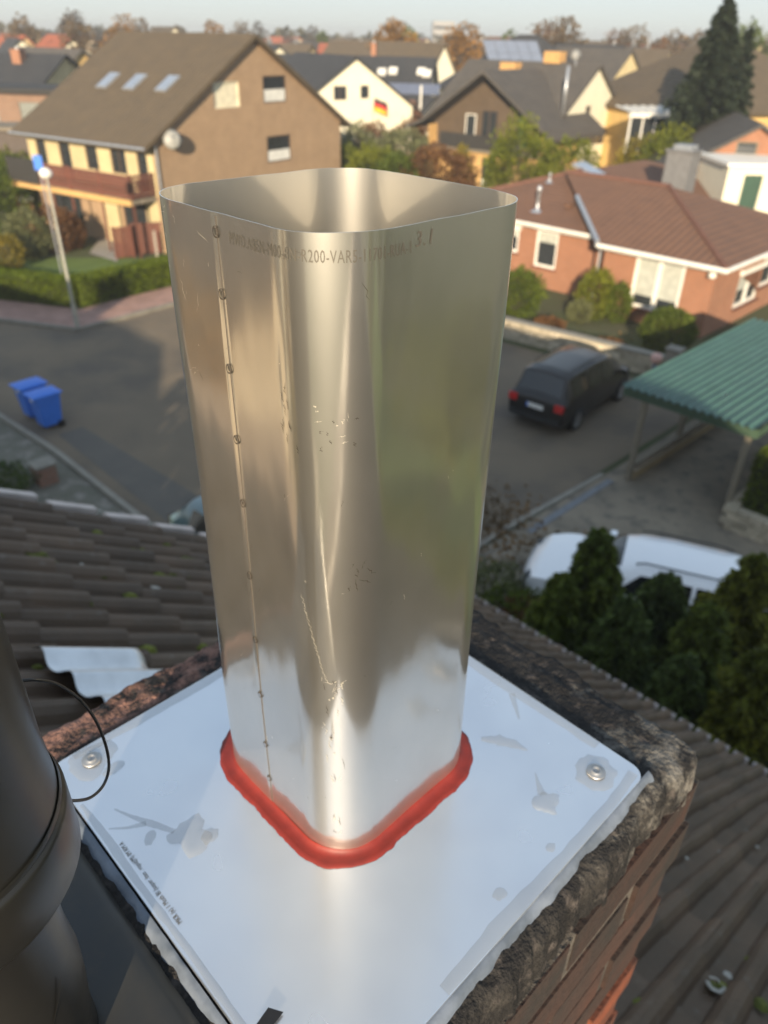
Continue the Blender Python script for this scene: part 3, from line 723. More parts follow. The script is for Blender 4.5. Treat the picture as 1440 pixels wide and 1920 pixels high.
# lawn behind the hedge
hc = CI + (NL+NR)*.9
sheet('lawn', [(p.x, p.y) for p in (CI, PR_+NR*WD, Vector((-9, 36.5, 0)), Vector((-13.0, 36.9, 0)), Vector((-20, 36.0, 0)), Vector((-26, 35, 0)), PL+NL*WD+E1*8)], .03, K['lawn'])
sheet('driveway', [tuple(gp(u, v)[:2]) for u, v in ((168, 476), (220, 492), (235, 440), (205, 420))], .04, mat('drive_paving', (.34, .32, .29), .9, scale=2))

# ------------------------------------------------------------------ foliage
def leaves(name, P, D, sz, m, parent=None, asp=.5, kind=None):
    """one leaf quad per point: P centres, D growth directions, sz lengths"""
    n = len(P); D = D/np.linalg.norm(D, axis=1, keepdims=True)
    r = rng.normal(size=(n, 3)); X = np.cross(D, r); X /= np.linalg.norm(X, axis=1, keepdims=True)+1e-9
    s = sz[:, None]*.5; V = np.empty((n, 4, 3)); up = np.cross(D, X)
    V[:, 0] = P - D*s; V[:, 1] = P + X*s*asp + up*s*.15; V[:, 2] = P + D*s; V[:, 3] = P - X*s*asp + up*s*.15
    me = bpy.data.meshes.new(name); me.vertices.add(4*n); me.vertices.foreach_set('co', V.reshape(-1).astype(np.float32))
    me.loops.add(4*n); me.loops.foreach_set('vertex_index', np.arange(4*n, dtype=np.int32))
    me.polygons.add(n); me.polygons.foreach_set('loop_start', np.arange(0, 4*n, 4, dtype=np.int32)); me.polygons.foreach_set('loop_total', np.full(n, 4, np.int32))
    me.update(); me.validate(); return obj(name, me, m, parent, kind)
LM = {}
LM['thuja'] = leafmat('thuja_green', (.16, .19, .026), (.075, .11, .02), .6, .9)
LM['thuja_dark'] = leafmat('thuja_dark', (.115, .155, .035), (.06, .09, .026), .6, .9)
LM['thuja_olive'] = leafmat('thuja_olive', (.20, .20, .024), (.11, .13, .018), .6, .9)
LM['hedge'] = leafmat('hedge_green', (.135, .18, .012), (.10, .14, .012), .35, .6)
LM['bush'] = leafmat('bush_green', (.125, .16, .02), (.07, .10, .016), .5, 1.3)
LM['lime'] = leafmat('lime_green', (.20, .215, .022), (.105, .13, .016), .45, .8)
LM['yellow'] = leafmat('yellow_leaf', (.30, .23, .03), (.16, .14, .02), .4, .8)
LM['sage'] = leafmat('sage_green', (.19, .20, .09), (.12, .13, .06), .4, .8)
LM['rust'] = leafmat('rust_leaf', (.21, .105, .04), (.12, .06, .028), .4, .8)
LM['orange'] = leafmat('orange_leaf', (.34, .17, .03), (.20, .11, .025), .4, .5)
LM['brown'] = leafmat('brown_leaf', (.19, .125, .055), (.12, .085, .045), .35, .4)
LM['grey'] = leafmat('bare_twigs', (.16, .135, .11), (.11, .095, .08), .3, .4)
LM['spruce'] = leafmat('spruce_green', (.045, .062, .035), (.022, .034, .02), .45, .7)
LM['litter'] = leafmat('leaf_litter', (.24, .13, .04), (.12, .08, .04), .4, 1)
K['bark'] = mat('bark', (.07, .055, .042), .95, scale=8, stretch=(1, 1, .2), bump=.4, bscale=30)
def shell_pts(n, rx, ry, rz, lump=.28, seed=0., fill=.55, flat=0.):
    d = rng.normal(size=(n, 3)); d /= np.linalg.norm(d, axis=1, keepdims=True)
    f = np.array([1+lump*nz(x*2.1+seed, y*2.1, z*2.1+seed) + .5*lump*nz(x*6+seed, y*6, z*6) for x, y, z in d])
    r = rng.uniform(fill, 1, n)**.5*f
    return d*r[:, None]*np.array([rx, ry, rz]), d
def bush(label, loc, rx, rz, m, n, leaf=.12, group=None, name='shrub', cat='shrub', ry=None, lump=.28, stemh=0.):
    loc = Vector(loc); t = thing(name, label, cat, (loc.x, loc.y, 0), 0, group); ry = ry or rx
    P, D = shell_pts(n, rx, ry, rz, lump, loc.x*1.7+loc.y)
    P[:, 2] += rz*.9 + stemh; P[:, 2] = np.abs(P[:, 2])+.02
    leaves('foliage', P, D+rng.normal(0, .5, D.shape)+np.array([0, 0, .3]), rng.uniform(.6, 1.3, n)*leaf, LM[m], t, .55)
    s = MB()
    for k in range(4):
        a = k*1.6; s.tube([(.06*math.cos(a), .06*math.sin(a), 0), (rx*.3*math.cos(a), ry*.3*math.sin(a), rz*.7+stemh), (rx*.5*math.cos(a), ry*.5*math.sin(a), rz*1.2+stemh)], [.035, .022, .008], 5)
    s.build('stem', K['bark'], t); return t
def tree(label, loc, h, r, m, n, leaf=.3, trunk=.3, group=None, crown0=.25, name='deciduous_tree', seed=0.):
    loc = Vector(loc); t = thing(name, label, 'tree', (loc.x, loc.y, 0), 0, group)
    nb = 9; P = []; D = []
    tr = MB().tube([(0, 0, 0), (.1*r*nz(seed, 1), 0, h*.35), (0, .1*r*nz(seed, 2), h*.7), (0, 0, h*.92)], [trunk*.5, trunk*.36, trunk*.2, .03], 8)
    hc_ = h*(1-crown0)/2
    for k in range(nb):
        a = 2.4*k+seed; q = k/(nb-1); zz = h*crown0+hc_*2*(.12+.78*q); rr = r*(.75*math.sin(PI*(.22+.7*q)))
        c = np.array([rr*.62*math.cos(a), rr*.62*math.sin(a), zz]); s_ = r*(.34+.22*rng.random())*(1.15-.35*q)
        p, d = shell_pts(n//nb, s_, s_, s_*.85, .35, seed+k, .3); P.append(p+c); D.append(d)
        tr.tube([(0, 0, zz*.6), tuple(c*.5+np.array([0, 0, zz*.42])), tuple(c)], [trunk*.2, trunk*.12, .02], 5, False)
    P = np.concatenate(P); D = np.concatenate(D)
    leaves('crown', P, D+rng.normal(0, .7, D.shape), rng.uniform(.6, 1.3, len(P))*leaf, LM[m], t, .6)
    tr.build('trunk', K['bark'], t); return t
def conifer(label, loc, h, r, m, nb, per_b, leaf=.14, group=None, name='conifer_tree', base=.02, droop=.35, seed=0., cone=.8, lift=.0):
    loc = Vector(loc); t = thing(name, label, 'tree', (loc.x, loc.y, 0), 0, group)
    P = []; D = []; tr = MB().tube([(0, 0, 0), (0, 0, h*.5), (0, 0, h*.97)], [.05*r+.06, .03*r+.03, .01], 8)
    for k in range(nb):
        q = (k+rng.random())/nb; zb = h*(base+(1-base)*q); L_ = r*((1-q)**cone)*(1+.25*nz(k*.37, seed))*rng.uniform(.75, 1.12)+.05
        a = 2.399*k+rng.normal(0, .25); dr = np.array([math.cos(a), math.sin(a), 0])
        s_ = np.sqrt(rng.random(per_b)); side = rng.normal(0, .16, per_b)*L_*(1.1-s_*.7)
        sd = np.array([-math.sin(a), math.cos(a), 0])
        p = dr*(s_*L_)[:, None] + sd*side[:, None]; p[:, 2] = zb + lift*s_*L_ - droop*L_*s_**2*.6 + rng.normal(0, .05*L_+.02, per_b)
        P.append(p); D.append(dr*1. + sd*np.sign(side)[:, None]*.5 + np.array([0, 0, -.35+lift]) + rng.normal(0, .35, (per_b, 3)))
        if k % 4 == 0: tr.tube([(0, 0, zb), tuple(dr*L_*.5+np.array([0, 0, zb+lift*L_*.4])), tuple(dr*L_*.9+np.array([0, 0, zb+(lift-droop*.5)*L_]))], [.02+.01*r*(1-q), .012, .004], 4, False)
    P = np.concatenate(P); D = np.concatenate(D)
    leaves('crown', P, D, rng.uniform(.6, 1.35, len(P))*leaf, LM[m], t, .38)
    tr.build('trunk', K['bark'], t); return t
def hedge(label, poly_pts, wd, h, m, dens=900, leaf=.07, name='hedge'):
    p0 = Vector(poly_pts[0]); t = thing(name, label, 'hedge', (p0.x, p0.y, 0)); P = []; D = []; core = MB()
    for a_, b_ in zip(poly_pts, poly_pts[1:]):
        a_, b_ = Vector(a_), Vector(b_); d = b_-a_; l = d.length; d.normalize(); n = Vector((-d.y, d.x, 0)); dv, nv = np.array(d), np.array(n)
        for face, area in (('t', l*wd), ('f', l*h), ('k', l*h), ('e', wd*h), ('g', wd*h)):
            k = int(area*dens); s_, q = rng.random(k)*l, rng.random(k)
            if face == 't': w_, z = (q-.5)*wd, np.full(k, h); nn = np.array([0, 0, 1.])
            elif face == 'f': w_, z = np.full(k, -wd/2), q*h; nn = -nv
            elif face == 'k': w_, z = np.full(k, wd/2), q*h; nn = nv
            else:
                w_, z = (q-.5)*wd, rng.random(k)*h; s_ = np.full(k, 0. if face == 'e' else l); nn = -dv if face == 'e' else dv
            p = np.array(a_-p0)+dv*s_[:, None]+nv*w_[:, None]; p[:, 2] = z; bmp = np.array([.05*nz(x*1.3, y*1.3, zz*1.3) for x, y, zz in p+np.array(p0)])
            p += nn*(bmp+rng.normal(0, .03, k))[:, None]; p[:, 2] = np.abs(p[:, 2]); P.append(p); D.append(np.tile(nn, (k, 1))+rng.normal(0, .8, (k, 3)))
        c = (a_+b_)/2-p0; core.box((c.x, c.y, h*.47), (l-.1, wd-.16, h*.94-.06), math.atan2(d.y, d.x))
    leaves('foliage', np.concatenate(P), np.concatenate(D), rng.uniform(.6, 1.3, sum(map(len, P)))*leaf, LM[m], t, .6)
    core.build('stems', mat('hedge_inside', (.03, .035, .01), 1), t); return t
hA = CI+(NL*.5)+E1*10; hB = CI+(NL+NR)*.35; hC = PR_+NR*(WD+.45)
hedge('clipped low green hedge bending round the street corner', [(hA.x, hA.y, 0), (hB.x, hB.y, 0), (hC.x, hC.y, 0)], .8, 1.12, 'hedge', 700, .10)

# ------------------------------------------------------------------ buildings
def wall_face(b, o, xd, n, outer, holes, dep=.11):
    o, xd, n = Vector(o), Vector(xd).normalized(), Vector(n).normalized()
    b.poly(outer, holes, lambda x, z: o + xd*x + Vector((0, 0, z)))
    for a, z0, c, z1 in holes:
        q = [o+xd*x+Vector((0, 0, z)) for x, z in ((a, z0), (c, z0), (c, z1), (a, z1))]
        for i in range(4): b.quad(q[i], q[(i+1) % 4], q[(i+1) % 4]-n*dep, q[i]-n*dep)
def window(par, o, xd, n, hole, fm='white', cols=1, blind=0., pane='glass', sill=None, fr=.065, dep=.09, rows=1, cur=0.):
    o, xd, n = Vector(o), Vector(xd).normalized(), Vector(n).normalized(); a, z0, c, z1 = hole
    rz = math.atan2(xd.y, xd.x); cx = (a+c)/2; P_ = lambda x, z, d: o+xd*x+Vector((0, 0, z))-n*d
    f = MB(); W_, H_ = c-a, z1-z0
    f.box(P_(cx, z0+fr/2, dep-.03), (W_, .06, fr), rz); f.box(P_(cx, z1-fr/2, dep-.03), (W_, .06, fr), rz)
    for x in (a+fr/2, c-fr/2): f.box(P_(x, (z0+z1)/2, dep-.031), (fr, .058, H_-2*fr), rz)
    for k in range(1, cols): f.box(P_(a+W_*k/cols, (z0+z1)/2, dep-.031), (fr*1.5, .058, H_-2*fr), rz)
    for k in range(1, rows): f.box(P_(cx, z0+H_*k/rows, dep-.032), (W_-2*fr, .056, fr), rz)
    wn = f.build('window', K[fm], par)
    for k in range(cols):
        x0, x1 = a+W_*k/cols+fr*.7, a+W_*(k+1)/cols-fr*.7
        MB().quad(P_(x0, z0+fr*.9, dep), P_(x1, z0+fr*.9, dep), P_(x1, z1-fr*.9, dep), P_(x0, z1-fr*.9, dep)).build('pane', K[pane], wn)
        if cur:
            MB().quad(P_(x0, z0+fr, dep-.012), P_(x1, z0+fr, dep-.012), P_(x1, z0+H_*cur, dep-.012), P_(x0, z0+H_*cur, dep-.012)).build('curtain', K['curtain'], wn)
        if blind:
            q = MB(); nb = max(3, int(H_*blind/.1))
            for j in range(nb):
                z = z1-fr-(H_-2*fr)*blind*(j+.5)/nb; q.box(P_((x0+x1)/2, z, dep-.02), (x1-x0, .012, H_*blind/nb-.008), rz)
            q.build('roller_blind', K['blind'], wn)
    if sill: MB().box(P_(cx, z0-.03, -.05), (W_+.16, .14, .05), rz).build('sill', K[sill], wn)
    return wn
def roofmat(name, c, c2, ax, pitch=.3, course=.33):
    """ribbed concrete tile look for roofs too far to pick tiles apart; ax = horizontal axis along the eaves (object coords)"""
    m = mat(name, c, .85, c2=c2, scale=1.3, lo=.3, hi=.7, c3=tuple(k*1.3 for k in c), s3=5, lo3=.55, hi3=.8); t = m.node_tree; L = t.links; p = t.nodes['Principled BSDF']
    tc = t.nodes.new('ShaderNodeTexCoord'); w1 = t.nodes.new('ShaderNodeTexWave'); w1.wave_type = 'BANDS'; w1.bands_direction = ax.upper(); w1.inputs['Scale'].default_value = 2*PI/(20*pitch)*1.0
    w2 = t.nodes.new('ShaderNodeTexWave'); w2.bands_direction = 'Z'; w2.wave_profile = 'SAW'; w2.inputs['Scale'].default_value = 2*PI/(20*course*.55)
    for w_ in (w1, w2): L.new(tc.outputs['Object'], w_.inputs[0]); w_.inputs['Distortion'].default_value = .3; w_.inputs['Detail Scale'].default_value = 3
    ad = t.nodes.new('ShaderNodeMath'); ad.operation = 'MULTIPLY_ADD'; ad.inputs[1].default_value = .6; L.new(w2.outputs[1], ad.inputs[0]); L.new(w1.outputs[1], ad.inputs[2])
    b = t.nodes.new('ShaderNodeBump'); b.inputs['Strength'].default_value = .9; b.inputs['Distance'].default_value = .035; L.new(ad.outputs[0], b.inputs['Height']); L.new(b.outputs[0], p.inputs['Normal'])
    return m
WM = {}
WM['tan'] = brickmat('tan_brick', (.36, .235, .138), (.315, .20, .118), (.33, .24, .155))
WM['red'] = brickmat('orange_brick', (.32, .13, .068), (.27, .105, .055), (.29, .18, .12))
WM['brown'] = brickmat('brown_brick', (.25, .14, .09), (.21, .115, .075), (.22, .17, .13))
WM['cream'] = mat('cream_render', (.56, .46, .26), .9, scale=1)
WM['white'] = mat('white_render', (.74, .70, .55), .9, scale=.7, c2=(.68, .64, .5))
WM['yellow'] = mat('yellow_render', (.62, .42, .16), .9, scale=.8)
WM['orange'] = mat('orange_render', (.58, .36, .14), .9, scale=.8)
WM['sandy'] = mat('added_sandy_render', (.60, .50, .36), .9, scale=.8)
RM = {k: {ax: roofmat('roof_%s_%s' % (k, ax), c, c2, ax) for ax in 'xy'} for k, c, c2 in (('brown', (.105, .077, .046), (.08, .061, .039)), ('slate', (.04, .04, .042), (.026, .028, .032)), ('grey', (.085, .075, .065), (.06, .055, .05)), ('rust', (.165, .085, .052), (.125, .066, .043)), ('red', (.36, .10, .045), (.28, .08, .04)))}
def chim(par, x, y, z0, z1, w_=.6, d=.5, m=None):
    c = MB().bbox(x-w_/2, x+w_/2, y-d/2, y+d/2, z0, z1).bbox(x-w_/2-.05, x+w_/2+.05, y-d/2-.05, y+d/2+.05, z1, z1+.08).build('chimney', m or WM['red'], par)
    MB().lathe([(.11, z1+.08), (.11, z1+.3), (.09, z1+.3), (.09, z1+.1)], 12, (x, y, 0)).build('chimney_pot', K['zinc'], c); return c
def gable_house(label, loc, rz, W, Ld, ze, zr, wm, rm, oe=.45, og=.35, th=.16, front=(), left=(), right=(), back=(), group=None, name='house', cat='house', fwm=None, chims=(), gutter=True, base=None):
    """gable front centred on loc, outward -y, ridge along +y"""
    t = thing(name, label, cat, (loc[0], loc[1], 0), rz, group); h = W/2; b = MB()
    gab = [(0, 0), (W, 0), (W, ze), (h, zr), (0, ze)]
    fb = MB(); fh = [q['r'] for q in front]
    wall_face(fb, (-h, 0, 0), (1, 0, 0), (0, -1, 0), gab, fh)
    if fwm: fb.build('wall', WM[fwm], t)
    else: b.add(fb.v, fb.f)
    wall_face(b, (h, Ld, 0), (-1, 0, 0), (0, 1, 0), gab, [q['r'] for q in back])
    sq = [(0, 0), (Ld, 0), (Ld, ze), (0, ze)]
    wall_face(b, (-h, Ld, 0), (0, -1, 0), (-1, 0, 0), sq, [q['r'] for q in left]); wall_face(b, (h, 0, 0), (0, 1, 0), (1, 0, 0), sq, [q['r'] for q in right])
    b.build('wall', WM[wm], t)
    for lst, o, xd, n in ((front, (-h, 0, 0), (1, 0, 0), (0, -1, 0)), (left, (-h, Ld, 0), (0, -1, 0), (-1, 0, 0)), (right, (h, 0, 0), (0, 1, 0), (1, 0, 0)), (back, (h, Ld, 0), (-1, 0, 0), (0, 1, 0))):
        for q in lst: window(t, o, xd, n, q['r'], **{k: v for k, v in q.items() if k != 'r'})
    k = (zr-ze)/h; e = .012
    prof = [(-h-oe, ze-oe*k+e), (0, zr+e), (h+oe, ze-oe*k+e), (h+oe, ze-oe*k+th), (0, zr+th+.02), (-h-oe, ze-oe*k+th)]
    rb = MB().extrude([(x, -og, z) for x, z in prof], (0, Ld+2*og, 0)); rf = fixn(rb.build('roof', RM[rm]['y'], t))
    if gutter:
        for sx in (-1, 1): MB().tube([(sx*(h+oe+.05), -og, ze-oe*k+th-.06), (sx*(h+oe+.05), Ld+og, ze-oe*k+th-.06)], .06, 8).build('gutter', K['zinc'], t)
    for c in chims: chim(rf, *c)
    return t, rf
def hip_roof(b, x0, x1, y0, y1, ze, pitch, th=.16, ridge='y'):
    if ridge == 'y': hw = (x1-x0)/2; r0, r1 = (x0+hw, y0+min(hw, (y1-y0)/2)), (x0+hw, y1-min(hw, (y1-y0)/2))
    else: hw = (y1-y0)/2; r0, r1 = (x0+min(hw, (x1-x0)/2), y0+hw), (x1-min(hw, (x1-x0)/2), y0+hw)
    zr = ze + hw*math.tan(pitch)
    v = [(x0, y0, ze), (x1, y0, ze), (x1, y1, ze), (x0, y1, ze), (*r0, zr), (*r1, zr), (x0, y0, ze-th), (x1, y0, ze-th), (x1, y1, ze-th), (x0, y1, ze-th)]
    top = [(0, 1, 4), (1, 2, 5, 4), (2, 3, 5), (3, 0, 4, 5)] if ridge == 'y' else [(0, 1, 5, 4), (1, 2, 5), (2, 3, 4, 5), (3, 0, 4)]
    b.add(v, top + [(0, 6, 7, 1), (1, 7, 8, 2), (2, 8, 9, 3), (3, 9, 6, 0), (6, 9, 8, 7)]); return r0, r1, zr
def hip_house(label, loc, rz, W, Ld, ze, pitch, wm, rm, oe=.5, front=(), left=(), right=(), ridge='y', group=None, chims=()):
    t = thing('house', label, 'house', (loc[0], loc[1], 0), rz, group); h = W/2; b = MB()
    for lst, o, xd, n, l in ((front, (-h, 0, 0), (1, 0, 0), (0, -1, 0), W), (left, (-h, Ld, 0), (0, -1, 0), (-1, 0, 0), Ld), (right, (h, 0, 0), (0, 1, 0), (1, 0, 0), Ld), ((), (h, Ld, 0), (-1, 0, 0), (0, 1, 0), W)):
        wall_face(b, o, xd, n, [(0, 0), (l, 0), (l, ze), (0, ze)], [q['r'] for q in lst])
        for q in lst: window(t, o, xd, n, q['r'], **{k: v for k, v in q.items() if k != 'r'})
    b.build('wall', WM[wm], t); rb = MB(); hip_roof(rb, -h-oe, h+oe, -oe, Ld+oe, ze+.02, pitch, ridge=ridge); rf = rb.build('roof', RM[rm]['x' if ridge == 'x' else 'y'], t)
    for c in chims: chim(rf, *c)
    return t, rf
def wn(u, z, w_, h_, **k): return dict(r=(u, z, u+w_, z+h_), **k)
def frame(loc, rz): return Vector((loc[0], loc[1], 0)), Vector((math.cos(rz), math.sin(rz), 0)), Vector((-math.sin(rz), math.cos(rz), 0))
def pxhole(loc, rz, face, W, Ld, u0, v0, u1, v1):
    """opening on a wall, surveyed from its outline in the photograph"""
    o, X, Y = frame(loc, rz); h = W/2
    po, xd, n = {'front': (o-X*h, X, -Y), 'left': (o-X*h+Y*Ld, -Y, -X), 'right': (o+X*h, Y, X)}[face]
    a, b = hit(u0, v1, po, n)-po, hit(u1, v0, po, n)-po
    return (a.dot(xd), a.z, b.dot(xd), b.z)
def W_(hole, **k): return dict(r=hole, **k)
# --- big tan brick house
TL, TRZ, TW, TLd = (-7.07, 44.0), R(56.6), 14.4, 9.7
fr_ = [W_(pxhole(TL, TRZ, 'front', TW, TLd, 403, 152, 447, 204), fm='shutter', pane='shutter'), W_(pxhole(TL, TRZ, 'front', TW, TLd, 495, 141, 536, 194), fm='darkwood', cur=.5), W_(pxhole(TL, TRZ, 'front', TW, TLd, 503, 251, 545, 306), fm='darkwood', cur=.45)]
lf_ = [W_((.7, 3.3, 1.5, 4.5), fm='darkwood', cols=1), W_((2.6, 2.75, 3.5, 4.6), fm='darkwood'), W_((4.7, 3.4, 5.6, 4.5), fm='darkwood'), W_((6.6, 3.4, 7.7, 4.5), fm='darkwood', cols=2), W_((8.5, 2.75, 9.2, 4.6), fm='darkwood'),
       W_((1.2, .05, 3.6, 2.1), fm='brownwood'), W_((6.9, .05, 8.6, 2.15), fm='darkwood', cols=2)]
tan, rf = gable_house('large tan brick house with low brown gable roof and slatted brown balcony', TL, TRZ, TW, TLd, 5.0, 9.05, 'tan', 'brown', oe=.7, og=.3, th=.2, front=fr_, left=lf_, fwm=None)
yl = MB(); wall_face(yl, (-TW/2-.02, TLd, 0), (0, -1, 0), (-1, 0, 0), [(0, 2.62), (TLd, 2.62), (TLd, 4.98), (0, 4.98)], [q['r'] for q in lf_[:5]], .02); yl.build('wall', WM['cream'], tan)
for y0_, y1_ in ((.1, 1.0), (3.0, 4.2)): MB().bbox(-TW/2-.05, -TW/2-.004, y0_, y1_, 0, 2.4).build('wall_pillar', WM['cream'], tan)
bal = MB().bbox(-TW/2-1.5, -TW/2-.01, .15, TLd-.1, 2.42, 2.6).build('balcony', K['concrete'], tan)
MB().bbox(-TW/2-1.53, -TW/2-1.5, .15, TLd-.1, 2.36, 2.62).build('fascia', WM['orange'], bal)
for k in range(6):
    MB().bbox(-TW/2-1.52, -TW/2-1.48, .15, 7.0, 2.70+.17*k, 2.82+.17*k).build('slat', K['brownwood'], bal)
    MB().bbox(-TW/2-1.47, -TW/2-.05, .13, .16, 2.70+.17*k, 2.82+.17*k).build('slat', K['brownwood'], bal)
for y in (.2, 2.4, 4.7, 7.0, 9.5): MB().bbox(-TW/2-1.47, -TW/2-1.39, y-.04, y+.04, 0, 3.72).build('post', K['brownwood'], bal)
MB().bbox(-TW/2-1.53, -TW/2-1.49, 7.05, 9.6, 2.55, 3.75).build('privacy_screen', K['darkpanel'], bal)
# three roof windows on the near slope
ko = (9.05-5.0)/(TW/2); o_, X_, Y_ = frame(TL, TRZ); nrm = (-X_*ko + Vector((0, 0, 1))).normalized(); p0_ = o_ + Vector((0, 0, 9.05+.23))
for (u, v, lab) in ((203, 152, 1), (253, 155, 0), (314, 158, 0)):
    p = hit(u, v, p0_, nrm); l = p-o_; x, y = l.dot(X_), l.dot(Y_)
    f = MB(); k = math.atan(ko)
    f.box((x, y, p.z+.03), (1.25, .78, .09), 0, 0, -k); g_ = f.build('roof_window', K['zinc'], rf)
    MB().box((x-.05*math.sin(k), y, p.z+.03+.05), (1.05, .60, .02), 0, 0, -k).build('pane', K['glass_sky'] if 'glass_sky' in K else K['alu'], g_)
# satellite dish on the gable
p = hit(323, 262, o_-Y_*.45, -Y_)
ds = MB().lathe([(.0001, .10), (.15, .09), (.30, .05), (.42, 0), (.43, .01), (.30, .065), (.0001, .115)], 24)
l = p-o_; dsh = ds.build('satellite_dish', mat('dish_grey', (.30, .30, .28), .5), tan, True); dsh.location = (l.dot(X_), l.dot(Y_), p.z); dsh.rotation_euler = (R(78), 0, R(-35))
MB().tube([(0, 0, .05), (0, .15, .30)], .02, 6).build('arm', K['zinc'], dsh); MB().tube([(0, 0, .1), (0, .06, -.1), (0, .3, -.34)], .025, 6).build('bracket', K['zinc'], dsh)
MB().tube([(-TW/2+.12, -.06, 0), (-TW/2+.12, -.06, 4.8)], .05, 8).build('downpipe', K['zinc'], tan)

# --- orange brick bungalow
BLOC, BRZ = (11.6, 26.33), R(46); bo, BX, BY = frame(BLOC, BRZ); BZ, BP = 2.7, math.tan(R(17.3))
bun = thing('bungalow', 'orange brick bungalow with low reddish brown hipped roof', 'house', (*BLOC, 0), BRZ)
def bpx(u0, v0, u1, v1, po, xd, n):
    a, b = hit(u0, v1, po, n)-po, hit(u1, v0, po, n)-po; return (a.dot(xd), a.z, b.dot(xd), b.z)
wb = MB()
lw = [((.45, 4.9), (.45, .45), bpx(1177, 490, 1290, 572, bo+BX*.45+BY*4.9, -BY, -BX)), ((.45, .45), (9.4, .45), bpx(1372, 497, 1433, 580, bo+BX*.45+BY*.45, BX, -BY)), ((1.65, 14.2), (1.65, 4.9), bpx(1000, 437, 1049, 497, bo+BX*1.65+BY*14.2, -BY, -BX))]
for k, ((x0, y0), (x1, y1), hl) in enumerate(lw):
    xd = Vector((x1-x0, y1-y0, 0)); l = xd.length; xd.normalize(); n = Vector((xd.y, -xd.x, 0))
    holes = [hl]
    if k == 1: holes.append((4.5, 1.0, 6.0, 2.2))
    if k == 2: h2 = bpx(940, 428, 975, 463, bo+BX*1.65+BY*14.2, -BY, -BX); holes.append((h2[0], h2[1]-.1, h2[2], h2[3]-.05)); holes.append((1.0, .9, 2.2, 2.0))
    wall_face(wb, (x0, y0, 0), xd, n, [(0, 0), (l, 0), (l, BZ-.1), (0, BZ-.1)], holes)
    for j, h_ in enumerate(holes):
        big = k < 2 and j == 0
        window(bun, (x0, y0, 0), xd, n, h_, fm='white', cols=2 if big else 1, blind=.8 if (k == 0 and j == 0) else (.5 if k == 1 and j == 0 else .3), fr=.12 if big else .1, sill='brownwood')
        MB().box(Vector((x0, y0, 0))+xd*((h_[0]+h_[2])/2)+n*.05+Vector((0, 0, h_[3]+.09)), (h_[2]-h_[0]+.2, .16, .18), math.atan2(xd.y, xd.x)).build('shutter_box', K['white'], bun)
wb.bbox(.45, 1.65, 4.895, 4.905, 0, BZ-.1); wb.quad((9.4, .45, 0), (9.4, 4, 0), (9.4, 4, 2.6), (9.4, .45, 2.6)).quad((1.65, 14.2, 0), (12, 14.2, 0), (12, 14.2, 2.6), (1.65, 14.2, 2.6))
wb.build('wall', WM['red'], bun)
z2 = BZ+4.95*BP
r2 = MB().add([(0, 0, BZ), (0, 5, BZ), (4.85, 9.85, BZ+4.85*BP), (4.95, 4.95, z2), (4.95, 10, z2), (9.9, 0, BZ), (9.9, 10, BZ), (0, 0, BZ-.16), (0, 5, BZ-.16), (9.9, 0, BZ-.16)], [(0, 3, 4, 2, 1), (0, 5, 3), (5, 6, 4, 3), (0, 1, 8, 7), (0, 7, 9, 5), (7, 8, 9)])
fixn(r2.build('roof', RM['rust']['y'], bun))
r1 = MB(); hip_roof(r1, 1.2, 17, 5.0, 14.7, BZ, math.atan(BP), ridge='x')
rr1 = fixn(r1.build('roof', RM['rust']['x'], bun))
def gut(pts, r=.07, nm='gutter', m='white'): return MB().tube(pts, r, 8).build(nm, K[m], bun)
gut([(-.06, 5.0, BZ-.07), (-.06, -.06, BZ-.07)], .085); gut([(-.06, -.06, BZ-.071), (9.9, -.06, BZ-.071)], .085); gut([(1.14, 14.7, BZ-.07), (1.14, 5.1, BZ-.07)]); gut([(-.05, 5.05, BZ-.06), (1.2, 5.05, BZ-.05)], .08, 'gutter', 'zinc')
MB().bbox(.0, .45, .05, 4.95, BZ-.19, BZ-.161).bbox(.0, 9.9, .02, .45, BZ-.192, BZ-.163).bbox(1.2, 1.65, 5.1, 14.6, BZ-.191, BZ-.162).build('soffit', K['white'], bun)
MB().tube([(.02, 5.0, BZ-.1), (.3, 5.02, BZ-.35), (.3, 5.02, 1.0), (.2, 5.05, 0)], .05, 8).build('downpipe', K['zinc'], bun)
v0, v1 = Vector((.05, 5.05, BZ+.03)), Vector((4.85, 9.85, BZ+4.85*BP+.03)); vv = v0+(v1-v0)*.62
MB().tube([v0, v0+(vv-v0)*.5, vv], .10, 6).build('valley_flashing', K['zinc'], bun)
def ridge_row(pts, nm='ridge_tile'):
    b = MB()
    for p, q in zip(pts, pts[1:]):
        p, q = Vector(p), Vector(q); n = int((q-p).length/.38)
        for k in range(n): b.tube([p+(q-p)*(k/n), p+(q-p)*((k+1.05)/n)], [.085, .105], 8)
    return b.build(nm, mat('ridge_rust', (.15, .07, .05), .85), rr1, kind='stuff')
ridge_row([(0, 0, BZ+.01), (4.95, 4.95, z2+.01), (4.95, 9.8, z2+.01)]); ridge_row([(1.2, 5, BZ+.01), (6.05, 9.85, BZ+4.85*BP+.01), (1.2, 14.7, BZ+.01)])
def on1(u, v): # on the slope of the main wing facing the street corner
    n = (BY*-BP + Vector((0, 0, 1))); p = hit(u, v, bo+BY*5.0+Vector((0, 0, BZ)), n); l = p-bo; return l.dot(BX), l.dot(BY), p.z
def onf(u, v):
    n = (BX*-BP + Vector((0, 0, 1))); p = hit(u, v, bo+BX*1.2+Vector((0, 0, BZ)), n); l = p-bo; return l.dot(BX), l.dot(BY), p.z
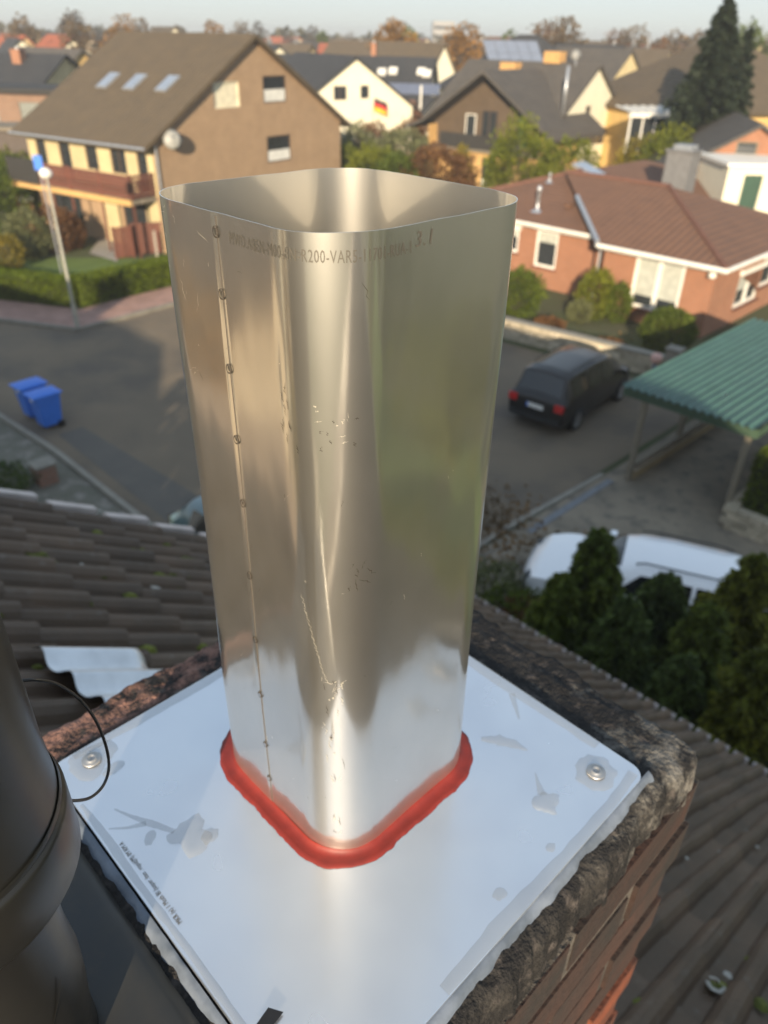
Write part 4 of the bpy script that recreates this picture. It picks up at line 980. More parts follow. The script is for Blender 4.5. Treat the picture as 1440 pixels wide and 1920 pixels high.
x, y, z = on1(1104, 320); sk = MB().box((x, y, z+.05), (1.0, 1.3, .12), 0, math.atan(BP)).build('roof_window', K['zinc'], rr1); MB().box((x, y, z+.115), (.78, 1.05, .02), 0, math.atan(BP)).build('pane', K['alu'], sk)
x, y, z = onf(1007, 395); MB().lathe([(.3, -.05), (.12, .05), (.07, .12), (.07, .75), (.11, .76), (.11, .95), (.02, 1.02)], 14, (x, y, z)).build('vent_pipe', K['zinc'], rr1, True)
x, y, z = onf(1030, 342); MB().lathe([(.2, -.02), (.07, .06), (.06, .3), (.1, .31), (.02, .42)], 12, (x, y, z)).build('vent_pipe', K['zinc'], rr1, True)
x, y, z = onf(1066, 389); MB().box((x, y, z+.08), (.3, .25, .2)).build('roof_vent', RM['rust']['x'], rr1)
p = at(1268, 360, 35.2); l = p-bo; x, y = l.dot(BX), l.dot(BY)
ck = mat('slate_clad', (.17, .17, .175), .8, scale=4); cc = MB().bbox(x-.45, x+.45, y-.55, y+.55, 3.0, 5.35).bbox(x-.52, x+.52, y-.62, y+.62, 5.35, 5.43).build('chimney', ck, rr1)
MB().bbox(x-.3, x+.3, y-.4, y+.4, 5.43, 5.62).build('chimney_cap', K['zinc'], cc)
p = hit(1337, 512, bo+BX*.3+BY*.3, -BX); l = p-bo; MB().lathe([(.001, -.12), (.12, -.08), (.14, 0), (.12, .08), (.001, .12)], 14, (.28, l.dot(BY), BZ-.38)).build('wall_lamp', K['white'], bun, True)

# --- garden wall of the bungalow: rough blocks with a coping, parts laid one by one
gw = thing('garden_wall', 'low pale garden wall of rough blocks in front of the bungalow', 'garden wall', tuple(gp(950, 640)[:2])+(0,))
g0, g1 = gp(930, 628), gp(1238, 707); d = (g1-g0); gl = d.length; d.normalize(); ga = math.atan2(d.y, d.x); g0l = g0-gp(950, 640)
K['wallblock'] = mat('wall_block', (.52, .45, .34), .95, c2=(.36, .31, .22), scale=3, objrand=.22, bump=.6, bscale=14, bdist=.03)
gbm = MB().box((0, 0, 0), (.385, .30, .155)).mesh('stone'); gbm.materials.append(K['wallblock'])
for row in range(4):
    for k in range(int(gl/.40)):
        o = bpy.data.objects.new('stone', gbm); COL.objects.link(o); o.parent = gw
        q = g0l + d*(.2+.40*k+(.2 if row % 2 else 0)); o.location = (q.x+rng.normal(0, .008), q.y+rng.normal(0, .012), .08+.165*row); o.rotation_euler = (rng.normal(0, .01), rng.normal(0, .015), ga+rng.normal(0, .015))
c = g0l+d*gl/2; MB().box((c.x, c.y, .69), (gl, .36, .06), ga).build('coping', K['kerb'], gw)
# gate pillar and the post with the pale ball
gpz = gp(1236, 712); t = thing('gate_pillar', 'grey square pillar at the end of the garden wall', 'pillar', (gpz.x+.25, gpz.y-.1, 0), ga)
MB().bbox(-.2, .2, -.2, .2, 0, 1.05).build('shaft', K['kerb'], t); MB().prism([(-.25, -.25), (.25, -.25), (.25, .25), (-.25, .25)], 1.05, 1.12).build('cap', K['kerb'], t)
q = gp(1219, 724); t = thing('marker_post', 'slim bluish post topped with a pale pink ball by the garden wall', 'post', (q.x, q.y, 0))
MB().tube([(0, 0, 0), (0, 0, .78)], .07, 10).build('post', mat('post_blue', (.20, .24, .32), .6), t); MB().lathe([(.001, .74), (.13, .79), (.18, .92), (.15, 1.04), (.001, 1.12)], 16).build('ball', mat('pale_pink', (.75, .45, .38), .6), t, True)

# --- carport
ca0, ca1, cb0, cb1, cz = 15.65, 22.9, 4.55, 7.70, 2.38
cpt = thing('carport', 'open wooden carport with green corrugated roof', 'carport', (*AB(ca0, cb0)[:2], 0), R(45))
K['greenroof'] = mat('green_sheeting', (.055, .13, .105), .5, c2=(.045, .105, .088), scale=2, c3=(.12, .18, .155), s3=2.5, lo3=.6, hi3=.85, rvar=.08)
K['greenpaint'] = mat('green_fascia', (.045, .085, .05), .7, scale=4)
la, lb = ca1-ca0, cb1-cb0
npan = 4
for k in range(npan):
    y0, y1 = lb*k/npan, lb*(k+1)/npan
    MB().grid(lambda u, v: (-.12+(la+.12)*v, y0+(y1-y0)*u, cz+.03+.035*math.cos(2*PI*u*4)+.03*v+.004*k), 32, 2).build('roof_sheet', K['greenroof'], cpt, True)
MB().bbox(-.02, .02, 0, lb, cz-.22, cz-.01).build('fascia', K['greenpaint'], cpt); MB().bbox(0, la, lb-.02, lb+.02, cz-.2, cz-.012).build('fascia', K['greenpaint'], cpt); MB().bbox(0, la, -.03, .01, cz-.2, cz-.012).build('fascia', K['greenpaint'], cpt)
for k in range(7): MB().bbox(.4+k*1.05, .48+k*1.05, .03, lb-.03, cz-.2, cz-.03).build('rafter', K['greywood'], cpt)
for x in (.10, 2.55, 4.9, 7.1): MB().bbox(x-.06, x+.06, lb-.58, lb-.46, 0, cz-.05).build('post', K['greywood'], cpt)
for x in (.10, 3.5, 7.1): MB().bbox(x-.06, x+.06, .12, .24, 0, cz-.05).build('post', K['greywood'], cpt)
MB().bbox(.0, la, lb-.60, lb-.44, .37, .45).build('rail', K['greywood'], cpt)
t = thing('plinth_wall', 'knee high wall with wooden capping under the carport posts', 'low wall', (*AB(ca0+.2, cb1-.52)[:2], 0), R(45))
MB().bbox(0, la-.2, -.10, .10, 0, .26).build('wall_core', mat('ochre_block', (.34, .26, .14), .95, scale=2, bump=.5, bscale=20), t); MB().bbox(-.02, la-.2, -.13, .13, .26, .31).build('capping', mat('tan_capping', (.42, .35, .26), .85, scale=3), t)
# gutter channel and blue drain strip beside the yard
MB().bbox(0, 3.4, -.09, .09, .0, .012).build('drain_strip', mat('drain_blue', (.19, .20, .215), .7), None, kind='structure', loc=(*AB(12.0, 7.45)[:2], .021)).rotation_euler = (0, 0, R(45))
# retaining wall and hedge right of the carport
rw = thing('stone_wall', 'rough pale stone retaining wall below a hedge by the drive', 'stone wall', (7.72, 14.2, 0)); rd = Vector((1, -.97, 0)).normalized(); ra = math.atan2(rd.y, rd.x)
rbm = MB().box((0, 0, 0), (.285, .25, .125)).mesh('stone'); rbm.materials.append(K['wallblock'])
for row in range(4):
    for k in range(9):
        o = bpy.data.objects.new('stone', rbm); COL.objects.link(o); o.parent = rw; q = rd*(.15+.30*k-(.12 if row % 2 else 0)); o.location = (q.x, q.y, .065+.135*row); o.rotation_euler = (rng.normal(0, .02), rng.normal(0, .02), ra+rng.normal(0, .03))
rw2 = Vector((-rd.y, rd.x, 0))
for row in range(4):
    for k in range(14):
        o = bpy.data.objects.new('stone', rbm); COL.objects.link(o); o.parent = rw; q = rw2*(.35+.30*k-(.12 if row % 2 else 0)); o.location = (q.x, q.y, .065+.135*row); o.rotation_euler = (rng.normal(0, .02), 0, ra+PI/2+rng.normal(0, .03))
hb = Vector((7.72, 14.2, 0))+rd*.75+rw2*.35
hedge('tall olive hedge standing on the stone wall beside the carport', [tuple(hb), tuple(hb+rw2*4.5)], 1.3, 1.75, 'hedge', 700, .09)
MB_soil = MB().box(tuple(hb+rd*1.0+rw2*2.2+Vector((0, 0, .22))), (3.2, 4.6, .44), ra).build('bank', K['soil'], kind='structure')

# --- street lamp, bins
lp = gp(147, 620); tl = thing('street_lamp', 'slim grey street lamp with a round white head at the hedge corner', 'street lamp', (lp.x, lp.y, 0))
MB().lathe([(.09, 0), (.09, .9), (.06, 1.0), (.042, 5.1), (.03, 5.15)], 12).build('pole', mat('lamp_grey', (.36, .35, .30), .6, scale=4), tl, True)
MB().lathe([(.001, 5.10), (.15, 5.14), (.21, 5.24), (.2, 5.33), (.1, 5.42), (.001, 5.45)], 18).build('lamp_head', K['white'], tl, True)
K['binblue'] = mat('blue_plastic', (.045, .20, .74), .45, scale=3, c2=(.04, .175, .66), rvar=.06)
def bin_(loc, rz, label):
    t = thing('wheelie_bin', label, 'bin', loc, rz, 'blue bins at the kerb')
    b = MB(); z0, z1 = .10, .98
    s0 = [(-.22, -.24), (.22, -.24), (.22, .26), (-.22, .26)]; s1 = [(-.29, -.34), (.29, -.34), (.29, .34), (-.29, .34)]
    b.add([(x, y, z0) for x, y in s0]+[(x, y, z1) for x, y in s1], [(3, 2, 1, 0)]+[(i, (i+1) % 4, 4+(i+1) % 4, 4+i) for i in range(4)]).bbox(-.31, .31, -.365, .36, .95, 1.0)
    bevel(fixn(b.build('body', K['binblue'], t)), .025, 2)
    l = MB().grid(lambda u, v: (-.315+.63*u, -.40+.80*v, 1.005+.055*(math.sin(PI*u)*math.sin(PI*v))**.45), 10, 10).bbox(-.315, .315, -.41, .40, .985, 1.006); lo = l.build('lid', K['binblue'], t, True); lo.data.polygons.foreach_set('use_smooth', [i < 100 for i in range(len(lo.data.polygons))])
    MB().tube([(-.26, .40, .99), (.26, .40, .99)], .02, 8).build('handle', K['binblue'], t)
    for sx in (-1, 1): MB().lathe([(.001, sx*.22), (.1, sx*.22), (.1, sx*.27), (.001, sx*.27)], 18, (0, .22, .1), 'x').build('wheel', K['cable'], t)
    MB().bbox(-.07, .07, -.345, -.338, .83, .93).build('sticker', K['white'], t); return t
BD = Vector((-.72, .69, 0)); p = gp(98, 810); 
bin_((p.x-.18, p.y+.35, .0), R(-42+0), 'blue bin, the one nearer the sidewalk end with a white sticker')
p2 = Vector((p.x-.18, p.y+.35, 0))+BD*.86; bin_((p2.x, p2.y, 0), R(-40), 'blue bin behind the stickered one, closer to the lamp post'); 

# --- cars
K['tyre'] = mat('tyre', (.018, .018, .018), .9); K['rim'] = mat('alloy', (.55, .55, .56), .35, .8); K['carglass'] = mat('car_glass', (.012, .014, .016), .08, spec=.8); K['trim'] = mat('black_trim', (.02, .02, .02), .6)
K['tail'] = mat('tail_lamp', (.55, .02, .02), .25, spec=.7); K['plate_w'] = mat('number_plate', (.8, .8, .76), .5)
def car(name, label, loc, rz, st, paint, Wd=1.8, L_=4.4, wheels=(.85, 3.6), wr=.325, belt=.96, wsx=(3.1, 3.75), rwx=(.12, .42), sw=((.55, 1.35), (1.42, 2.2), (2.27, 3.05)), rails=True, hatch=True, lamp='tail'):
    """st: stations (x from the tail, low z, roof/hood z, half width, half width of the top)"""
    t = thing(name, label, 'car', loc, rz); sx = [s_[0] for s_ in st]; itp = lambda x, k: float(np.interp(x, sx, [s_[k] for s_ in st]))
    def sec(x, q):                       # q 0..6 from sill to centre line of the top
        lo, hi, w_, wt = itp(x, 1), itp(x, 2), itp(x, 3), itp(x, 4); bl = min(belt, hi-.03)
        P = [(w_*.90, lo), (w_*.985, lo+.14), (w_, lo+(bl-lo)*.55), (w_*.965, bl), (wt+.03, hi-.07 if hi > belt+.1 else hi-.02), (wt-.10, hi-.005 if hi > belt+.1 else hi), (0, hi+.03)]
        i = min(int(q), 5); k = q-i; return (P[i][0]*(1-k)+P[i+1][0]*k, P[i][1]*(1-k)+P[i+1][1]*k)
    nx = 64; b = MB(); xs = [L_*(.5-.5*math.cos(PI*i/nx))*.5+L_*i/nx*.5 for i in range(nx+1)]; qs = [0, .5, 1, 1.5, 2, 2.5, 3, 3.5, 4, 4.33, 4.66, 5, 5.5, 6]; m = len(qs)
    row = lambda x: [(x, -sec(x, q)[0], sec(x, q)[1]) for q in qs] + [(x, sec(x, q)[0], sec(x, q)[1]) for q in qs[-2::-1]]
    vs = [p for x in xs for p in row(x)]; n = 2*m-1; fs = [(i*n+j, (i+1)*n+j, (i+1)*n+j+1, i*n+j+1) for i in range(nx) for j in range(n-1)]
    fs += [tuple(range(n)), tuple(nx*n+j for j in range(n-1, -1, -1))]
    body = fixn(b.add(vs, fs).build('body', paint, t, True)); body.location = (-L_/2, 0, 0)
    for f in (body.data.polygons[-1], body.data.polygons[-2]): f.use_smooth = False
    e = body.modifiers.new('edges', 'EDGE_SPLIT'); e.split_angle = R(38)
    def patch(fn, nu, nv, nm, m_, par=None, off=.012):
        g = MB().grid(fn, nu, nv); me = g.mesh(nm, True); o = obj(nm, me, m_, par or body); fixn(o); return o
    for sgn in (-1, 1):
        for x0, x1 in sw:
            patch(lambda u, v: (lambda x, s_: (x, sgn*(s_[0]+.008), s_[1]))(x0+(x1-x0)*u-(0.0 if x1 < sw[-1][1]-.01 else .42*v*u), sec(x0+(x1-x0)*u-(0.0 if x1 < sw[-1][1]-.01 else .42*v*u), 3.12+.76*v)), 6, 4, 'side_window', K['carglass'])
        for wx in wheels:
            cy = sgn*(Wd/2-.072)
            wl_ = MB().lathe([(wr*.62, -.10), (wr*.95, -.105), (wr, -.07), (wr, .07), (wr*.95, .105), (wr*.62, .10)], 28, (0, 0, 0), 'y').build('wheel', K['tyre'], t, True, loc=(wx-L_/2, cy, wr))
            MB().lathe([(.001, sgn*.06), (.05, sgn*.085), (wr*.3, sgn*.07), (wr*.60, sgn*.085), (wr*.64, sgn*.10)], 20, (0, 0, 0), 'y').build('rim', K['rim'], wl_, True)
            for k in range(5):
                MB().box((wr*.33*math.cos(k*1.2566), sgn*.088, wr*.33*math.sin(k*1.2566)), (wr*.55, .025, .05), 0, 0, -k*1.2566).build('spoke', K['rim'], wl_)
            MB().lathe([(wr*1.16, 0), (.001, 0)], 28, (wx, sgn*(itp(wx, 3)+.006), wr+.02), 'y').build('wheel_arch', K['trim'], body)
        MB().box((0, 0, 0), (.12, .2, .13)).build('mirror', paint, body, loc=(wsx[0]-.05+.35, sgn*(Wd/2+.07), belt+.06))
        if rails: MB().tube([(sw[0][0]+.2, sgn*(itp(1.4, 4)-.06), itp(1.4, 2)+.01), (sw[0][0]+.35, sgn*(itp(1.4, 4)-.06), itp(1.4, 2)+.055), (sw[-1][0]+.2, sgn*(itp(2.2, 4)-.06), itp(2.2, 2)+.055), (sw[-1][0]+.35, sgn*(itp(2.2, 4)-.06), itp(2.2, 2)+.005)], .016, 6).build('roof_rail', K['trim'], body)
        MB().box((.03, sgn*(itp(.03, 3)-.13), belt-.12), (.10, .26, .20), 0).build('tail_lamp', K[lamp], body)
        MB().box((L_-.18, sgn*(itp(L_-.15, 3)-.16), .68), (.16, .26, .14), -sgn*R(25)).build('headlight', K['carglass'], body)
    wsf = lambda x, q, o: (lambda s_: (x, q*s_[0], s_[1]+o))(sec(x, 5))
    def glass(x0, x1, nm, o=.012):
        def fn(u, v):
            x = x0+(x1-x0)*v; y = (2*u-1); hw = sec(x, 4.4)[0]*.93; yy = y*hw
            wt = sec(x, 5)[0]; z5, z6 = sec(x, 5)[1], sec(x, 6)[1]; z4, w4 = sec(x, 4)[1], sec(x, 4)[0]
            z = z6+(z5-z6)*abs(yy)/max(wt, .01) if abs(yy) <= wt else z5+(z4-z5)*(abs(yy)-wt)/max(w4-wt, .01)
            return (x, yy, z+o)
        patch(fn, 12, 8, nm, K['carglass'])
    glass(wsx[0]+.04, wsx[1]-.05, 'windscreen', .014); glass(rwx[0]+.03, rwx[1]-.04, 'rear_window', .016)
    MB().box((-.012, 0, .74), (.02, .52, .115)).build('number_plate', K['plate_w'], body); MB().box((-.024, .235, .74), (.004, .05, .11)).build('plate_band', K['binblue'], body)
    MB().box((.0, 0, .42), (.10, Wd*.86, .14)).build('bumper', K['trim'], body); MB().box((L_-.03, 0, .36), (.12, Wd*.8, .2)).build('bumper', K['trim'], body)
    MB().bbox(.3, L_-.3, -Wd*.44, Wd*.44, .2, .42).build('underside', K['trim'], body)
    return t
mpv = [(0, .42, .78, .80, .70), (.04, .30, .99, .86, .74), (.14, .24, 1.06, .885, .72), (.42, .22, 1.60, .90, .64), (.70, .21, 1.655, .90, .64), (2.0, .20, 1.67, .90, .65), (2.75, .20, 1.62, .90, .64), (3.1, .20, 1.52, .90, .64), (3.72, .20, 1.08, .89, .72), (4.15, .22, .93, .85, .70), (4.35, .28, .74, .76, .62), (4.42, .38, .60, .66, .5)]
K['paint_black'] = mat('black_paint', (.012, .0105, .010), .3, scale=2, coat=.35, spec=.4); K['paint_white'] = mat('white_paint_car', (.9, .91, .93), .3, scale=1, c2=(.88, .89, .91), coat=1.); K['paint_teal'] = mat('teal_paint', (.12, .19, .20), .3, scale=1, coat=1.)
rr_, rl_ = gp(1075, 802), gp(978, 776); ax = (rr_+rl_)/2; hd = R(50); fwd_ = Vector((math.cos(hd), math.sin(hd), 0)); c = ax+fwd_*1.36
car('parked_car', 'black people carrier with red tail lamps parked in the side street', (c.x, c.y, .008), hd, mpv, K['paint_black'], L_=4.42)
est = [(0, .44, .72, .78, .68), (.05, .30, .92, .84, .74), (.15, .24, 1.00, .88, .70), (.55, .20, 1.40, .895, .60), (.9, .20, 1.45, .90, .60), (2.0, .19, 1.47, .90, .61), (2.5, .19, 1.44, .90, .60), (2.85, .19, 1.34, .90, .60), (3.45, .19, .99, .885, .72), (3.9, .20, .92, .87, .70), (4.2, .21, .85, .80, .62), (4.40, .28, .73, .66, .48), (4.50, .38, .60, .48, .32)]
wc0, wc1 = gp(990, 1055, .75), gp(1340, 1085, 1.35); wdir = (wc0-wc1); wdir.z = 0; wdir.normalize(); wh = math.atan2(wdir.y, wdir.x)
wcen = Vector((wc0.x, wc0.y, 0)) - wdir*2.25
car('parked_car', 'white car parked in the yard behind the dark conifers', (wcen.x+.05, wcen.y+.25, .02), wh, est, K['paint_white'], L_=4.5, wheels=(.85, 3.55), belt=.92, wsx=(2.75, 3.42), rwx=(.15, .55), sw=((.75, 1.5), (1.57, 2.15), (2.2, 2.85)))
tcp = gp(322, 985, .6); tdir = Vector((.73, -.68, 0)); tcn = Vector((tcp.x, tcp.y, 0))+tdir*2.2+Vector((.68, .73, 0))*.75
car('parked_car', 'grey teal hatchback half hidden behind the steel flue', (tcn.x, tcn.y, .008), math.atan2(tdir.y, tdir.x), est, K['paint_teal'], L_=4.3, wheels=(.8, 3.4), belt=.92, wsx=(2.75, 3.42), rwx=(.15, .55), sw=((.75, 1.5), (1.57, 2.15), (2.2, 2.85)), rails=False, lamp='trim')
# ------------------------------------------------------------------ conifers under the eaves
G = 'dark conifers between the house and the yard'
for k, (u, v, y, r, m_, lab) in enumerate(((1128, 1000, 7.9, .82, 'thuja', 'tall green conifer rising in front of the white car windscreen'),
        (1255, 1085, 8.0, .95, 'thuja_dark', 'dark conifer in front of the white car roof'), (1428, 1048, 7.6, 1.0, 'thuja_olive', 'olive tinted conifer beside the yard, last of the row'),
        (1335, 1140, 7.0, .85, 'thuja', 'shorter green conifer beside the olive tinted one'), (1180, 1130, 6.9, .85, 'thuja_dark', 'dark conifer close to the eaves below the white car'),
        (1440, 1230, 5.6, .9, 'thuja_olive', 'olive conifer nearest the gutter at the picture edge'), (1060, 1085, 7.6, .8, 'thuja', 'small green conifer hiding the white car front wheel'), (1290, 1240, 6.0, .8, 'thuja_dark', 'dark conifer nearest the gutter among the row'))):
    p = at(u, v, y); conifer(lab, (p.x, p.y, 0), p.z, r, LM and m_, 190, 120, .13, G, 'conifer_tree', .03, .25, k*3.3, .6, .18)
for k, (u, v, z, m_, lab) in enumerate(((915, 1090, .7, 'sage', 'greyish green low shrub under the eave corner'), (965, 1150, .6, 'bush', 'low green shrub beside the eave corner'), (1000, 1180, .5, 'rust', 'low reddish shrub under the conifers'))):
    p = gp(u, v, z); bush(lab, (p.x, p.y, 0), .75, .5, m_, 2600, .09, 'low shrubs along the yard')
# fallen leaves by the kerb
q = gp(930, 975); n = 420; P = np.array([[q.x+rng.normal(0, .55), q.y+rng.normal(0, .75), .035+rng.random()*.05] for _ in range(n)]); 
for c_ in ((960, 1050, 130), (985, 1010, 60), (1180, 640, 40)):
    q = gp(c_[0], c_[1]); P = np.concatenate([P, np.array([[q.x+rng.normal(0, .6), q.y+rng.normal(0, .5), .04+rng.random()*.03] for _ in range(c_[2])])])
leaves('fallen_leaves', P, rng.normal(size=(len(P), 3))*np.array([1, 1, .25]), rng.uniform(.06, .14, len(P)), LM['litter'], None, .7, 'stuff')
# left foreground: sidewalk wall and pier
pw = gp(60, 905); t = thing('brick_pier', 'short red brick pier at the end of the low sidewalk wall', 'pier', (*gp(88, 905)[:2], 0), R(-45))
MB().bbox(-.22, .22, -.22, .22, 0, .5).build('shaft', brickmat('pier_brick', (.30, .14, .09), (.26, .12, .08), (.25, .2, .16)), t); MB().bbox(-.25, .25, -.25, .25, .5, .56).build('cap', K['kerb'], t)
bush('dark ground cover bed below the sidewalk wall', (*AB(3.6, 17.0)[:2], 0), 1.3, .3, 'thuja_dark', 5000, .08, None, 'ground_cover', 'shrub', 1.5)

# ------------------------------------------------------------------ planting round the houses
def B(u, v, z, rx, rz, m, n, lab, leaf=.16, **k): p = gp(u, v, z) if z is not None else None; return bush(lab, (p.x, p.y, 0), rx, rz, m, n, leaf, **k)
B(1252, 618, .85, .95, .85, 'bush', 6500, 'round green bush under the wide bungalow window', .10, lump=.1)
B(1118, 545, 1.1, .72, 1.0, 'lime', 3800, 'loose yellowish green shrub by the bungalow downpipe', .11); B(1160, 570, .7, .5, .8, 'bush', 2200, 'narrow green shrub left of the wide bungalow window', .10); B(1088, 580, .5, .5, .45, 'sage', 1800, 'small sage shrub at the foot of the bungalow wall', .10)
B(972, 550, .9, 1.0, .95, 'bush', 4800, 'broad green bush against the bungalow beside the flue rim', .12); B(1030, 610, .3, .6, .3, 'rust', 1500, 'low reddish shrub behind the garden wall', .10); B(1140, 650, .25, .7, .25, 'rust', 1500, 'low reddish ground shrub behind the garden wall end', .10)
def T(u, v, y, r, m, n, lab, leaf=.25, hmin=None, **k): p = at(u, v, y); return tree(lab, (p.x, p.y, 0), max(p.z, .8), r, m, n, leaf, **k)
def BT(u, v, y, rx, m, n, lab, leaf=.2, **k): p = at(u, v, y); return bush(lab, (p.x, p.y, 0), rx, p.z/1.95, m, n, leaf, **k)
GS = 'garden shrubs between the houses'
BT(650, 265, 52, .9, 'lime', 2500, 'slender yellow green shrub beside the tan gable', .2, group=GS); BT(705, 268, 50, 2.0, 'lime', 5200, 'big lime green shrub left of the sage one', .22, group=GS); BT(752, 238, 58, 2.3, 'sage', 4200, 'sage green shrub below the flag house', .24, group=GS); BT(672, 232, 62, 1.6, 'sage', 2500, 'grey green shrub at the white gable house corner', .24, group=GS); BT(745, 275, 47, 1.5, 'bush', 3000, 'mid green shrub beside the rust coloured hedge', .2, group=GS)
BT(822, 268, 48, 2.3, 'rust', 6000, 'rust coloured beech shrub left of the chalet house', .22, group=GS); BT(870, 268, 49, .75, 'yellow', 1800, 'thin yellow shrub at the orange chalet wall', .2, group=GS); BT(700, 225, 66, 1.6, 'rust', 2000, 'reddish shrub below the white gable', .24, group=GS); BT(770, 222, 70, 2.2, 'rust', 2200, 'reddish shrub below the brick annex', .26, group=GS)
BT(988, 222, 45.5, 2.0, 'lime', 7000, 'tall yellow green shrub in front of the grey chalet roof', .2, group=GS); BT(940, 262, 47, .7, 'lime', 1500, 'narrow yellow green shrub beside the chalet door', .2, group=GS); BT(1078, 252, 46, 1.7, 'lime', 4000, 'rounded green shrub below the narrow white gable', .2, group=GS); BT(1040, 268, 47, 1.0, 'sage', 1800, 'pale shrub with light flowers between two green ones', .2, group=GS)
BT(1215, 252, 50, 1.9, 'yellow', 3200, 'yellowish shrub in front of the glazed porch', .22, group=GS); BT(1265, 232, 48, 2.1, 'lime', 4200, 'leafy lime shrub beside the glazed porch', .22, group=GS); BT(1340, 280, 43, 2.2, 'lime', 4800, 'olive shrub behind the bungalow chimney', .2, group=GS); BT(1300, 262, 47, 1.3, 'bush', 2500, 'green shrub at the foot of the spruce', .2, group=GS)
# left garden
BT(38, 292, 46, 2.4, 'bush', 8000, 'large dark green clipped shrub left of the lamp head', .2, group=GS); BT(10, 275, 50, 1.8, 'lime', 3000, 'yellow green shrub behind the clipped dark one', .22, group=GS); BT(38, 392, 36.5, 1.05, 'sage', 4200, 'grey green round shrub beside the lawn', .14, group=GS); BT(0, 438, 34.5, .8, 'yellow', 1800, 'yellow shrub at the lawn edge', .14, group=GS); BT(95, 385, 38, 1.1, 'rust', 2600, 'reddish twiggy shrub with pink tones by the brick pier', .14, group=GS); BT(-40, 300, 42, 2.2, 'bush', 4000, 'dark shrub at the far end of the lawn', .2, group=GS); BT(125, 400, 38.5, .7, 'rust', 1500, 'small reddish shrub by the brown fence', .14, group=GS)
# fence panels and small things of the left garden
FG = 'brown fence panels by the drive'
def panel(u0, u1, vt, vb, lab, n=9):
    a_, b_ = gp(u0, vb), gp(u1, vb-4); top = at((u0+u1)/2, vt, a_.y).z; d_ = b_-a_; l = d_.length; t = thing('board_fence', lab, 'fence panel', a_, math.atan2(d_.y, d_.x), FG)
    for k in range(n):
        MB().bbox(l*k/n+.008, l*(k+1)/n-.008, -.02, .02, .05, top-.06).build('plank', K['brownwood'], t)
    MB().bbox(0, l, -.035, .035, top-.06, top).build('rail', K['brownwood'], t); MB().bbox(-.05, .05, -.06, .06, 0, top+.05).bbox(l-.05, l+.05, -.06, .06, 0, top+.05).build('post', K['brownwood'], t)
panel(220, 252, 428, 486, 'brown board fence panel beside the paved drive'); panel(256, 318, 420, 478, 'wide brown board fence panel ending behind the flue', 12); panel(140, 172, 400, 437, 'brown board fence panel behind the lamp post')
p = gp(296, 480); wb_ = MB().box((p.x, p.y-.1, .6), (.10, .05, 1.2), R(50)); pst = wb_.build('fence_stake', mat('pale_stake', (.5, .45, .38), .8)); tag(pst, 'pale stake leaning on the wide brown fence panel', 'stake')
p = gp(90, 466); t = thing('plant_pot', 'small terracotta pot at the lawn edge', 'plant pot', (p.x, p.y, 0)); MB().lathe([(.001, 0), (.15, 0), (.22, .3), (.24, .3), (.24, .36), (.2, .36), (.18, .3), (.001, .28)], 14).build('pot', mat('terracotta', (.5, .18, .09), .8), t)
p = gp(60, 430); t = thing('gate_pier', 'reddish brick gate pier with pale cap in the left garden', 'pier', (p.x, p.y, 0), R(30)); h_ = at(60, 372, p.y).z
MB().bbox(-.3, .3, -.3, .3, 0, h_-.1).build('shaft', WM['red'], t); MB().bbox(-.36, .36, -.36, .36, h_-.1, h_).build('cap', K['white'], t)
p = at(72, 305, 30); t = thing('street_sign', 'small blue sign plate on a thin post beside the lamp', 'sign', (p.x, p.y, 0)); MB().tube([(0, 0, 0), (0, 0, p.z+.3)], .03, 8).build('post', K['zinc'], t); MB().box((0, -.04, p.z), (.32, .02, .5)).build('sign_plate', K['binblue'], t)

# ------------------------------------------------------------------ the houses beyond
def HA(label, u, v, Y, phi, W, ze, L_, wm, rm, zr=None, **k):
    p = at(u, v, Y); z = zr or p.z; return gable_house(label, (p.x, p.y), R(phi), W, L_, ze, z-.15, wm, rm, gutter=False, **k)
# white gable house with the flag
P0, PHI = at(665, 105, 68), R(28); wl0 = (P0.x, P0.y)
hh, rf = gable_house('white gable house with blackish roof and a flag on its wall', wl0, PHI, 10.6, 12, 4.4, P0.z-.15, 'white', 'slate', gutter=False,
    front=[W_(pxhole(wl0, PHI, 'front', 10.6, 12, 626, 161, 650, 188), fm='darkwood', cols=2), W_(pxhole(wl0, PHI, 'front', 10.6, 12, 676, 160, 692, 185), fm='darkwood')])
o_, X_, Y_ = frame(wl0, PHI); p = hit(712, 203, o_-Y_*.5, -Y_)
fl_ = thing('flag', 'black red gold flag hanging from the white gable wall', 'flag', (p.x, p.y, p.z-.9), PHI)
MB().tube([(-.62, .45, -.1), (-.50, 0, 1.75)], .03, 6).build('flag_pole', K['white'], fl_)
for k, c_ in enumerate(((.02, .02, .02), (.55, .03, .03), (.80, .50, .03))):
    MB().grid(lambda u, v: (-.5+1.15*u, .07*math.sin(5*u+1), 1.65-.30*(k+v)-.4*u), 10, 3).build('flag_stripe', mat('flag_%d' % k, c_, .8), fl_, True)
